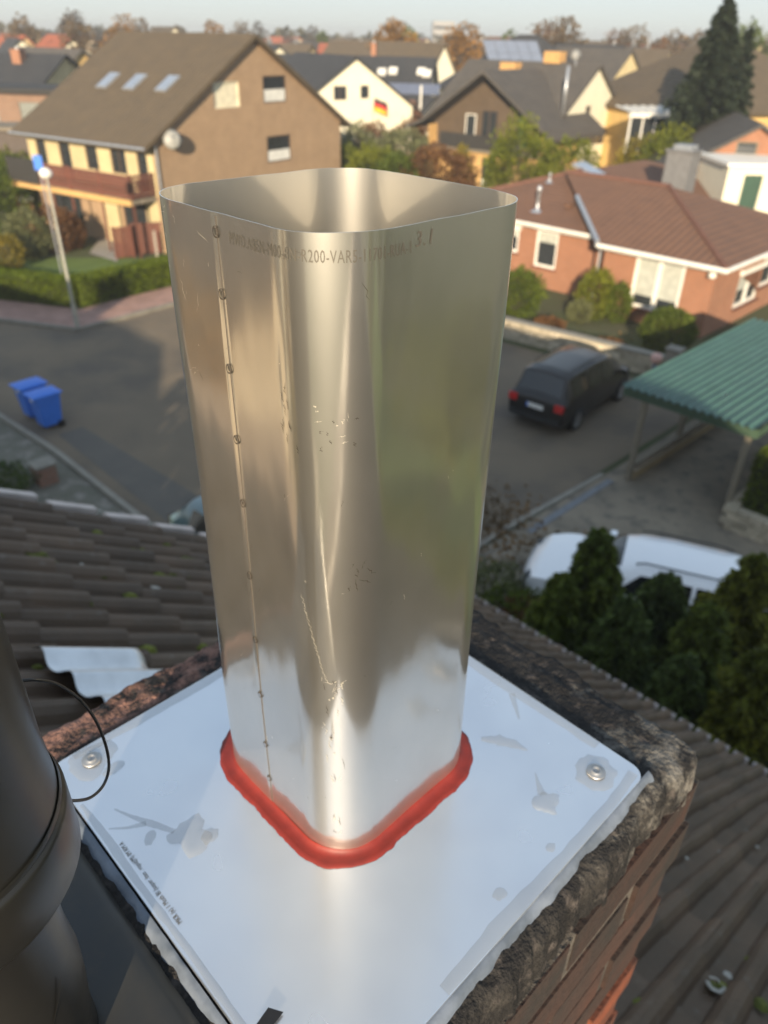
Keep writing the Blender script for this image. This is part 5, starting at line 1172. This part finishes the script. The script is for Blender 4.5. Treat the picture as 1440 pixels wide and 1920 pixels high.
# dark roofed house behind it, eaves to the viewer
hh, rf = HA('long dark roofed house with solar tubes between white gables', 812, 108, 84, 82, 11, 4.2, 17, 'white', 'slate', left=[wn(2+3*k, 1, 1.2, 1.3) for k in range(5)], chims=[(1.5, 6, 6.2, 8.7)])
def on_left_roof(o, rz, W, ze, zr, u, v):
    oo, X, Y = frame(o, rz); k = (zr-ze)/(W/2); n = -X*k+Vector((0, 0, 1)); p = hit(u, v, oo+Vector((0, 0, zr+.2)), n); l = p-oo; return l.dot(X), l.dot(Y), p.z, k
lo = tuple(hh.location[:2]); zr_ = at(812, 108, 84).z-.15
for u0, v0, w_, h_ in ((772, 168, 5.2, 1.5),):
    x, y, z, k = on_left_roof(lo, R(82), 11, 4.2, zr_, u0, v0); sp_ = MB().box((x, y, z+.05), (h_, w_, .08), 0, 0, -math.atan(k)).build('solar_panel', mat('solar', (.10, .12, .18), .3, c2=(.14, .16, .22)), rf)
for u0, v0 in ((716, 137), (737, 135), (790, 136), (800, 140)):
    x, y, z, k = on_left_roof(lo, R(82), 11, 4.2, zr_, u0, v0); MB().box((x, y, z+.1), (.9, .8, .16), 0, 0, -math.atan(k)).build('roof_window', K['white'], rf)
HA('small brick annex below the dark roofed house', 772, 188, 74, 60, 5, 2.4, 6, 'red', 'rust', left=[wn(1, .6, 1, 1.2)])
HA('low white annex with grey roof next to the brick one', 812, 182, 77, 50, 6, 2.8, 6, 'white', 'slate')
p = at(790, 160, 76); t = thing('flue_mast', 'slim white mast standing by the annexes', 'mast', (p.x, p.y, 0)); MB().tube([(0, 0, 0), (0, 0, p.z)], .09, 8).build('mast', K['white'], t)
HA('narrow white steep gable with brown roof', 832, 80, 98, 38, 7.2, 3.4, 12, 'white', 'brown', left=[wn(3, 1, 1, 1)])
# chalet: grey roof, white end gable, deep front gable with balcony
CW, CP_ = 9.6, R(49.6); pc = at(1120, 121, 62); cl = (14.6, 62.2); zr_ = pc.z-.12
ch_, rf = gable_house('grey roofed chalet house with tall white end gable and timber balcony', cl, CP_, CW, 11, 4.5, zr_, 'white', 'grey', gutter=False, og=.3, oe=.9,
    front=[W_(pxhole(cl, CP_, 'front', CW, 11, 1096, 198, 1109, 222), fm='darkwood'), W_(pxhole(cl, CP_, 'front', CW, 11, 1121, 240, 1135, 270), fm='darkwood')])
o_, X_, Y_ = frame(cl, CP_)
# cross gable facing the street corner, apex seen at (905,130)
w0 = at(905, 131, 58.5); dirn = CP_ - PI/2; WW = 10.2
for nm in (0,):
    oo = Vector((w0.x, w0.y, 0)); Xc, Yc = Vector((math.cos(dirn), math.sin(dirn), 0)), Vector((-math.sin(dirn), math.cos(dirn), 0))
    m4 = Matrix(((math.cos(dirn-CP_), -math.sin(dirn-CP_), 0), (math.sin(dirn-CP_), math.cos(dirn-CP_), 0), (0, 0, 1))); l0 = Vector(((oo-o_).dot(X_), (oo-o_).dot(Y_), 0))
    def loc(x, y, z): q = m4 @ Vector((x, y, z)) + l0; return (q.x, q.y, q.z)
    za, ze_ = w0.z, 4.0; h = WW/2; k = (za-ze_)/h; b = MB()
    prof = [(-h-1.6, 3.75-.0), (-h, ze_+.25), (0, za), (h, ze_+.25), (h+.6, ze_-.3)]
    up = [(x, z) for x, z in prof]; dn = [(x, z-.22) for x, z in prof[::-1]]
    pts = up+dn; fixn(b.add([loc(x, -.0, z) for x, z in pts]+[loc(x, 8, z) for x, z in pts], [tuple(range(len(pts)))] + [tuple(range(2*len(pts)-1, len(pts)-1, -1))] + [(i, (i+1) % len(pts), len(pts)+(i+1) % len(pts), len(pts)+i) for i in range(len(pts))]).build('roof', RM['grey']['y'], ch_))
    wbk = MB(); wbk.add([loc(*q) for q in ((-h, 1.6, 2.5), (h, 1.6, 2.5), (h, 1.6, ze_), (0, 1.6, za-.2), (-h, 1.6, ze_))], [(0, 1, 2, 3, 4)]); wbk.build('wall', mat('dark_timber', (.10, .07, .045), .8, scale=3), ch_)
    wg = MB(); rects = [(-h+.3, h-.3)]
    A_, B_ = hit(902, 318, oo+Yc*.5, -Yc)-oo, hit(930, 272, oo+Yc*.5, -Yc)-oo; hl = (A_.dot(Xc)+h-.3, .1, B_.dot(Xc)+h-.3, 2.1)
    wall_face(wg, loc(-h+.3, .5, 0), m4 @ Vector((1, 0, 0)), m4 @ Vector((0, -1, 0)), [(0, 0), (WW-.6, 0), (WW-.6, 2.5), (0, 2.5)], [hl]); wg.add([loc(h-.3, .5, 0), loc(h-.3, 6, 0), loc(h-.3, 6, 4), loc(h-.3, .5, 4)], [(0, 1, 2, 3)]).add([loc(-h+.3, .5, 0), loc(-h+.3, 6, 0), loc(-h+.3, 6, 3.9), loc(-h+.3, .5, 3.9)], [(0, 1, 2, 3)]); wg.build('wall', WM['orange'], ch_)
    window(ch_, loc(-h+.3, .5, 0), m4 @ Vector((1, 0, 0)), m4 @ Vector((0, -1, 0)), hl, fm='darkwood', cur=.3)
    window(ch_, loc(-h+.3, 1.6, 0), m4 @ Vector((1, 0, 0)), m4 @ Vector((0, -1, 0)), (2.6, 2.75, 3.5, 4.7), fm='white', dep=-.02); window(ch_, loc(-h+.3, 1.6, 0), m4 @ Vector((1, 0, 0)), m4 @ Vector((0, -1, 0)), (4.0, 2.75, 5.3, 5.0), fm='darkwood', cols=2, dep=-.02)
    q = MB().add([loc(x, y, z) for z in (2.45, 2.6) for x, y in ((-h+.2, .2), (h-.2, .2), (h-.2, 1.6), (-h+.2, 1.6))], [(0, 1, 2, 3), (4, 5, 6, 7), (0, 1, 5, 4), (1, 2, 6, 5), (2, 3, 7, 6), (3, 0, 4, 7)]).build('balcony', K['greywood'], ch_)
    MB().extrude([loc(-h+1.6, .22, 2.6), loc(h-1.6, .22, 2.6), loc(h-1.6, .22, 3.55), loc(-h+1.6, .22, 3.55)], m4 @ Vector((0, .05, 0))).build('balcony_screen', K['darkpanel'], q)
    gq = mat('green_cloth', (.03, .10, .06), .8); MB().extrude([loc(h-2.6, 1.2, 3.0), loc(h-1.9, 1.2, 3.0), loc(h-1.9, 1.2, 4.9), loc(h-2.6, 1.2, 5.3)], m4 @ Vector((0, .06, 0))).build('awning', gq, q)
wood = mat('clad_wood', (.55, .32, .12), .8, scale=4)
for u, v, lab in ((1040, 104, 0), (957, 124, 0)):
    x, y, z, k = on_left_roof(cl, CP_, CW, 4.5, zr_, u, v+8); MB().box((x, y, z+.15), (.9, 1.35, .75), 0).build('roof_hatch', wood, rf)
x, y, z, k = on_left_roof(cl, CP_, CW, 4.5, zr_, 1056, 215); z1 = at(1057, 122, 60).z; MB().tube([(x-.1, y, z), (x-.1, y, z1)], .11, 10).build('steel_chimney', K['zinc'], rf, True)
x, y, z, k = on_left_roof(cl, CP_, CW, 4.5, zr_, 1078, 120); dq = MB().lathe([(.001, .08), (.22, .05), (.35, 0), (.36, .02), (.001, .11)], 20).build('satellite_dish', mat('dish_pale', (.3, .3, .29), .6), rf, True); dq.location = (x, y, z+.55); dq.rotation_euler = (R(80), 0, R(-45)); MB().tube([(0, 0, .08), (0, -.7, .1)], .03, 6).build('arm', K['zinc'], dq)
# black hipped house with solar panels
p = at(993, 63, 86); hh, rf = hip_house('black hipped roof house with a large solar panel field', (p.x+1.2, p.y-5.5), R(12), 14, 12, 5.0, math.atan2(p.z-5.1, 6.5), 'white', 'slate', ridge='x')
o_, X_, Y_ = frame(hh.location[:2], R(12)); kk = (p.z-5.1)/6.5; n_ = -Y_*kk+Vector((0, 0, 1)); q = hit(962, 99, o_-Y_*.5+Vector((0, 0, 5.1)), n_)-o_
for j in range(2):
    for i in range(5):
        MB().box((q.dot(X_)-2.2+1.1*i, q.dot(Y_)-.9+1.75*j*math.cos(math.atan(kk)), q.z+.1-.9*kk+1.75*j*math.cos(math.atan(kk))*kk), (1.05, 1.68, .05), 0, math.atan(kk)).build('solar_panel', mat('solar_blue', (.16, .19, .25), .25, c2=(.2, .23, .3)) if i+j == 0 else bpy.data.materials['solar_blue'], rf)
# yellow gable, right side houses
HA('pale yellow gable house behind the white end gable', 1183, 92, 84, 40, 9, 4.4, 10, 'cream', 'grey', front=[wn(2, 1, 1.1, 1.3), wn(5.6, 1, 1.1, 1.3)])
HA('small white gable peeping over the yellow gable', 1166, 85, 100, 40, 7, 4.5, 9, 'white', 'slate')
p = at(1345, 74, 66); hh, rf = hip_house('yellow rendered house with broad brown hipped roof and timber balcony', (p.x+2.4, p.y-7.0), R(20), 15.5, 13, 5.3, math.atan2(p.z-5.3, 7), 'yellow', 'brown', ridge='x',
    front=[wn(1.6, 3.1, 1.6, 1.7, fm='white', cols=2), wn(5, 3.2, 1.2, 1.3), wn(9, 3.2, 1.2, 1.3), wn(12, 3.2, 1.2, 1.3)])
bq = MB().bbox(-7.3, -3.6, -1.3, -.01, 2.75, 2.9).build('balcony', K['concrete'], hh)
for k in range(5): MB().bbox(-7.32, -3.58, -1.34, -1.30, 2.92+.2*k, 3.07+.2*k).build('slat', K['brownwood'], bq)
MB().bbox(-6.9, -3.9, -1.0, -.02, 5.0, 5.15).build('awning', K['white'], hh)
# glazed porch
p = gp(1215, 250, 0.0); p = at(1180, 238, 55); t = thing('glazed_porch', 'white framed glazed porch beside the spruce', 'conservatory', (p.x, p.y, 0), R(14)); zt = at(1190, 212, 55).z
for k in range(6): MB().bbox(.9*k-.05, .9*k+.05, -.05, .05, 0, zt-.25).build('post', K['white'], t)
for k in range(5): MB().bbox(.9*k+.05, .9*k+.85, -.012, .012, .1, zt-.25).build('pane', K['glass'], t)
MB().bbox(-.15, 4.75, -.15, .12, zt-.25, zt).build('beam', K['white'], t)
for k in range(8): MB().box((.1+.63*k, 1.1, zt+.16), (.09, 2.4, .10), 0, R(5)).build('rafter', K['white'], t)
MB().box((2.3, 1.1, zt+.12), (4.6, 2.4, .03), 0, R(5)).build('roof_glass', K['alu'], t)
# brick gable and the white garage
HA('orange brick gable house at the edge above the garage', 1428, 232, 41, -12, 9.0, 3.2, 10, 'red', 'grey', front=[dict(r=(3.6, 3.0, 4.6, 5.2), fm='greywood')])
p0, p1 = at(1368, 312, 37.5), at(1470, 330, 38.5); gz = p0.z; t = thing('garage', 'flat white garage with a narrow green door', 'garage', (p0.x, p0.y, 0), 0); w_ = p1.x-p0.x+1.5
b = MB(); du = at(1397, 330, 37.5).x-p0.x; wall_face(b, (0, 0, 0), (1, 0, 0), (0, -1, 0), [(0, 0), (w_, 0), (w_, gz), (0, gz)], [(du, .02, du+.85, gz-.35)]); b.quad((0, 0, 0), (0, 5, 0), (0, 5, gz), (0, 0, gz)); b.build('wall', WM['white'], t)
MB().bbox(du, du+.85, .08, .12, .02, gz-.35).build('door', mat('green_door', (.03, .075, .05), .5), t); MB().bbox(-.15, w_+.1, -.15, 5, gz, gz+.14).build('roof', K['white'], t)
# left: cream house with dark roof, brick garages, gables behind
hh, rf = HA('cream bungalow with long dark grey roof and brick chimney', 118, 102, 74, 80, 10, 5.1, 22, 'cream', 'slate', left=[wn(3, 1.0, 1.2, 1.2), wn(8, 1.0, 1.2, 1.2), wn(13, 1.0, 1.4, 1.2), wn(18, .9, 1.4, 1.2)], chims=[(-1.2, 3.4, 5.6, 7.8, .9, .8)])
HA('ochre gable house between grey roofs', 150, 92, 84, 55, 9, 4.0, 10, 'yellow', 'grey', front=[wn(2, 1, 1.2, 1.2), wn(5.5, 1, 1.2, 1.2)])
p0 = at(20, 175, 57); t = thing('garage', 'flat roofed brick garage row below the cream bungalow', 'garage', (p0.x, p0.y, 0), R(-8)); gz = p0.z
b = MB(); wall_face(b, (-4, 0, 0), (1, 0, 0), (0, -1, 0), [(0, 0), (9, 0), (9, gz), (0, gz)], [(.5, .02, 2.8, gz-.5), (4.4, .02, 6.8, gz-.5)]); b.quad((5, 0, 0), (5, 6, 0), (5, 6, gz), (5, 0, gz)); b.build('wall', WM['brown'], t); MB().bbox(-4.3, 5.3, -.3, 6, gz, gz+.3).build('roof', K['darkpanel'], t)
for x in (-3.5, .4): MB().bbox(x, x+2.35, .08, .12, .02, gz-.5).build('door', mat('garage_door_grey', (.2, .21, .19), .6), t)
p0 = at(10, 238, 50); t = thing('shed', 'low dark shed behind the left garden shrubs', 'shed', (p0.x, p0.y, 0), R(10)); MB().bbox(-3, 3, 0, 3, 0, p0.z-.2).build('wall', K['darkwood'], t); MB().bbox(-3.3, 3.3, -.3, 3.3, p0.z-.2, p0.z).build('roof', K['concrete'], t)
HA('orange red roofed house with white end gable', 135, 66, 118, 35, 8, 5.4, 13, 'white', 'red'); HA('small white gable with dark roof at the far left', 36, 72, 108, 30, 8, 4.5, 12, 'white', 'slate'); HA('yellow gable tucked behind the dark left roofs', 44, 66, 128, 40, 8, 4.8, 10, 'cream', 'red')
HA('pale gable above the tan roof ridge on a distant street', 325, 50, 150, 30, 9, 6, 12, 'white', 'brown')
HG = 'distant houses of the town'
far = [(505, 78, 118, 30, 'cream', 'brown'), (520, 84, 105, 40, 'white', 'slate'), (545, 80, 130, -30, 'sandy', 'grey'), (582, 83, 125, 60, 'cream', 'brown'), (610, 80, 140, 30, 'sandy', 'grey'), (690, 84, 125, 35, 'red', 'red'), (655, 82, 150, -40, 'cream', 'rust'), (780, 80, 120, 60, 'sandy', 'brown'), (800, 72, 170, 20, 'white', 'rust'), (860, 84, 120, 50, 'cream', 'grey'), (905, 74, 150, -30, 'white', 'slate'), (925, 84, 118, 40, 'sandy', 'brown'), (1090, 80, 130, 40, 'cream', 'slate'), (1135, 88, 120, -20, 'white', 'grey'), (1150, 82, 150, 40, 'sandy', 'brown'), (1215, 88, 125, 40, 'white', 'slate'), (1240, 84, 150, 30, 'red', 'red'), (1255, 92, 110, 55, 'cream', 'brown'), (1290, 84, 160, -25, 'sandy', 'grey'), (1430, 76, 130, 30, 'cream', 'brown'), (75, 62, 150, -30, 'sandy', 'grey'), (8, 66, 140, 30, 'cream', 'brown'), (165, 66, 150, 40, 'sandy', 'rust'), (1010, 70, 170, 40, 'red', 'rust'), (1060, 78, 150, 60, 'white', 'rust'), (470, 66, 190, 30, 'sandy', 'rust'), (560, 70, 210, 40, 'white', 'red'), (640, 72, 230, 20, 'sandy', 'brown'), (700, 74, 210, 50, 'cream', 'brown'), (960, 74, 220, 30, 'sandy', 'grey'), (1180, 78, 210, 45, 'white', 'brown'), (1330, 80, 220, 25, 'cream', 'rust'), (30, 60, 210, 40, 'white', 'rust'), (110, 60, 220, 30, 'cream', 'grey'), (250, 60, 180, 40, 'sandy', 'brown'), (400, 63, 200, 30, 'white', 'slate')]
FL_ = ['left of the dark ridge', 'beside the dark ridge, blackish roofed', 'right above the dark ridge, grey roofed', 'near the tan gable, brown roofed', 'over the middle of the dark ridge', 'brick walled with a bright red roof left of the orange tree', 'cream walled with a rusty roof over the dark ridge', 'brown roofed right of the orange tree', 'rusty roofed between the two orange trees', 'grey roofed below the grey tower block', 'blackish roofed left of the solar roof', 'brown roofed at the foot of the solar roof', 'cream walled with a blackish roof behind the solar roof', 'grey roofed above the tall white end gable', 'brown roofed beyond the tall white end gable', 'blackish roofed right of the yellow gable', 'brick walled with a red roof right of the yellow gable', 'cream walled between yellow gable and spruce', 'grey roofed left of the spruce top', 'cream walled right of the spruces', 'grey roofed over the far left garages', 'cream walled at the far left skyline end', 'rusty roofed at the tan roof corner', 'brick walled behind the solar roof ridge', 'white walled with a rusty roof by the broad brown tree', 'sandy walled close to the tan ridge end', 'white walled with a red roof in the far centre', 'brown roofed far beyond the dark ridge', 'cream walled far beyond the orange tree', 'grey roofed far beyond the steep white gable', 'white walled far beyond the yellow gable', 'cream walled far beyond the spruce', 'white walled under the olive brown tree', 'cream walled under the tall bare tree', 'brown roofed under the golden tree', 'blackish roofed just over the tan ridge']
WN_ = {'cream': 'cream', 'white': 'white', 'sandy': 'sandy', 'red': 'brick'}; RN_ = {'brown': 'brown', 'slate': 'blackish', 'grey': 'grey', 'rust': 'rust coloured', 'red': 'bright red'}
for k, (u, v, Y, ph, wm_, rm_) in enumerate(far):
    zz = at(u, v, Y).z; hh, rf = HA('distant town house ' + FL_[k], u, v, Y, ph, 8+rng.uniform(0, 2), max(3.2, zz-3.4), 10+rng.uniform(0, 4), wm_, rm_, group=HG, front=[wn(1.8, 1, 1.1, 1.2, fm='darkwood'), wn(5.2, 1, 1.1, 1.2, fm='darkwood')], left=[wn(2, 1, 1.2, 1.2, fm='darkwood'), wn(6, 1, 1.2, 1.2, fm='darkwood')], chims=[(.8, 3, zz-1.5, zz+.45, .5, .5, ck)] if k % 2 else ())
p = at(833, 40, 330); t = thing('tower_block', 'hazy grey tower block far off above the roofs', 'tower', (p.x, p.y, 0)); MB().bbox(-4, 4, 0, 12, 0, p.z).build('wall', mat('tower_grey', (.36, .35, .34), .9), t)
for k in range(5): MB().bbox(-3.6, 3.6, -.06, -.01, p.z-1.5-2.8*k-.9, p.z-1.5-2.8*k).build('window', K['glass'], t)

# ------------------------------------------------------------------ trees
def FT(u, v, Y, r, m, n, lab, leaf=.5, **k): p = at(u, v, Y); return tree(lab, (p.x, p.y, 0), p.z, r, m, n, leaf, trunk=.5, seed=u*.1, group='autumn trees on the skyline', **k)
for a in ((42, 38, 130, 4.2, 'brown', 1500, 'olive brown round tree above the far left houses'), (130, 24, 125, 4.6, 'grey', 1800, 'tall greyish bare crowned tree left of the tan roof'), (142, 44, 118, 3.6, 'brown', 1200, 'brown tree in front of the bare one'), (232, 36, 130, 4, 'orange', 1400, 'golden tree above the tan roof'), (258, 38, 150, 4.4, 'brown', 1200, 'brownish tree beside the golden one'), (205, 54, 120, 3, 'orange', 900, 'small golden tree at the tan roof edge'), (397, 38, 160, 4, 'orange', 1200, 'olive gold tree over the tan ridge'), (450, 42, 170, 4, 'brown', 1000, 'brown tree over the tan ridge end'), (484, 40, 190, 3.6, 'grey', 900, 'pale bare tree right of the tan ridge'), (587, 48, 190, 3.6, 'grey', 900, 'slim bare tree over the dark roof'), (605, 58, 160, 2.6, 'bush', 800, 'small green tree over the dark roof'), (738, 40, 118, 4.6, 'orange', 2600, 'large bright orange tree in mid skyline'), (762, 50, 125, 3.8, 'lime', 1200, 'yellow green tree beside the large orange one'), (868, 52, 112, 4.6, 'orange', 2200, 'orange brown tree behind the steep white gable'), (905, 66, 130, 3.4, 'brown', 900, 'brown tree by the black hipped roof'), (958, 60, 120, 3, 'bush', 800, 'dark green tree by the black hipped roof'), (1055, 42, 120, 6.5, 'brown', 2600, 'broad brown tree behind the solar roof'), (1025, 46, 130, 4.5, 'rust', 1400, 'rusty tree behind the solar roof'), (1190, 54, 140, 5, 'brown', 1800, 'broad brown tree over the yellow gable'), (1160, 58, 150, 4, 'rust', 1200, 'rusty crown beside the broad brown one'), (1270, 62, 150, 5, 'brown', 1500, 'brown crowns right of the yellow gable'), (1240, 72, 130, 3.4, 'rust', 900, 'low rusty tree over red roofs'), (1312, 58, 150, 4.5, 'brown', 1200, 'brown tree left of the tall spruce'), (1415, 46, 110, 4.4, 'bush', 1600, 'round green tree right of the tall spruce'), (1440, 70, 120, 3.5, 'brown', 900, 'brown tree at the right skyline end'), (330, 56, 190, 4, 'grey', 900, 'greyish tree far behind the tan roof'), (540, 62, 200, 3.5, 'grey', 800, 'bare tree over the distant roofs'), (660, 66, 200, 4, 'brown', 800, 'low brown tree in the far town'), (8, 62, 170, 4, 'brown', 900, 'brown tree at the left skyline end'), (175, 60, 160, 3.5, 'grey', 800, 'bare tree behind the golden one')):
    FT(*a)
p = at(1375, -5, 50); conifer('tall dark spruce standing in front of the yellow house', (p.x-.2, p.y, 0), p.z, 3.4, 'spruce', 190, 120, .34, 'spruces', 'spruce_tree', .08, .35, 5., .75, .1)
p = at(1408, 52, 53); conifer('shorter slimmer spruce beside the tall one', (p.x, p.y, 0), p.z, 2.1, 'spruce', 130, 90, .32, 'spruces', 'spruce_tree', .08, .35, 8., .75, .1)
# distant woods: one mass along the horizon
n = 26000; ang = rng.uniform(R(-42), R(42), n); dd = rng.uniform(230, 420, n); hgt = np.array([8.6+3.2*nz(a_*14, d_*.013)+1.5*nz(a_*60, 2) for a_, d_ in zip(ang, dd)])
P = np.stack([dd*np.sin(ang), dd*np.cos(ang), hgt*np.sqrt(rng.random(n))], 1); leaves('treeline', P, rng.normal(size=(n, 3)), rng.uniform(1.2, 2.6, n), leafmat('treeline_brown', (.13, .10, .055), (.075, .075, .04), .35, .02), None, .8, 'stuff')
MB().grid(lambda u, v: (430*math.sin(R(-60+120*u)), 430*math.cos(R(-60+120*u)), (8.3+2.4*nz(u*40, 3))*v), 120, 1).build('woods_edge', LM['brown'], kind='structure')

# ------------------------------------------------------------------ behind and beside the viewer: neighbours added out of view to shade the street and show in the steel
gable_house('sandy cottage added out of view to shade the street', (-11.5, 1.2), R(45), 9.5, 11, 3.6, 6.6, 'sandy', 'rust', front=[wn(1.5, .9, 1.3, 1.3), wn(6.6, .9, 1.3, 1.3), wn(4.1, 3.6, 1.2, 1.2)], chims=[(.8, 5, 5.5, 7.6)])  # added sun blocker, its ridge sized for where the street shade ends
sheet('gravel_drive', [(-22, -14), (-7.5, -14), (-6.8, -1.5), (-9, 1.2), (-16, 1)], .02, mat('tan_gravel', (.42, .34, .23), .95, c2=(.32, .26, .18), scale=2, bump=.4, bscale=50))
for k, (x, y, h_, r_, m_) in enumerate(((-7.3, 3.4, 7.2, 2.3, 'orange'), (-9.6, -3.2, 4.6, 1.6, 'yellow'), (-16, -5, 6.5, 2.2, 'orange'), (-24, -2, 9, 3, 'orange'))):
    tree(('dense golden tree added out of view to shade the street', 'small yellow tree on the tan gravel drive', 'golden tree on the far side of the gravel drive', 'big golden tree behind the sandy cottage')[k], (x, y, 0), h_, r_, m_, 6500 if k == 0 else 2200, .27)  # first tree is added, its crown thickened to keep sun off the street
gable_house('white neighbouring house added out of view across the gravel drive', (-21, -7), R(60), 9, 11, 5.0, 8.4, 'white', 'brown', front=[wn(2, .9, 1.3, 1.3), wn(6, .9, 1.3, 1.3), wn(4, 4.2, 1.2, 1.2)])
sheet('terrace', abp((4.75, -14), (4.75, 1.2), (8.3, 1.2), (8.3, -14)), .028, mat('terrace_paving', (.40, .25, .20), .9, c2=(.33, .20, .165), scale=3))
sheet('side_lawn', abp((8.3, -40), (8.3, .5), (15.2, .5), (15.2, -40)), .028, K['lawn'])
hq = [tuple(AB(9.2, -13.0)), tuple(AB(9.2, -1.0))]
hedge('clipped hedge between terrace and side lawn', hq, .7, 1.1, 'hedge', 250, .12)
for k, (a, b_) in enumerate(((12, -9), (14, -15), (6, -19), (13.5, -22))):
    q = AB(a, b_); tree(('leafy green tree on the side lawn', 'second green tree deeper on the side lawn', 'green tree at the end of the terrace', 'large green tree at the end of the side lawn')[k], (q.x, q.y, 0), 4.5+k, 2.2+.3*k, 'bush' if k % 2 else 'lime', 2000, .32)
hz = bpy.data.materials.new('haze'); hz.use_nodes = True; ht = hz.node_tree; ht.nodes.remove(ht.nodes['Principled BSDF'])
pv = ht.nodes.new('ShaderNodeVolumePrincipled'); pv.inputs['Color'].default_value = (.92, .93, .95, 1); pv.inputs['Density'].default_value = .0011; pv.inputs['Anisotropy'].default_value = .2
ht.links.new(pv.outputs[0], ht.nodes['Material Output'].inputs['Volume'])
MB().bbox(-700, 700, -300, 900, -1., 16.).build('haze', hz, kind='stuff')
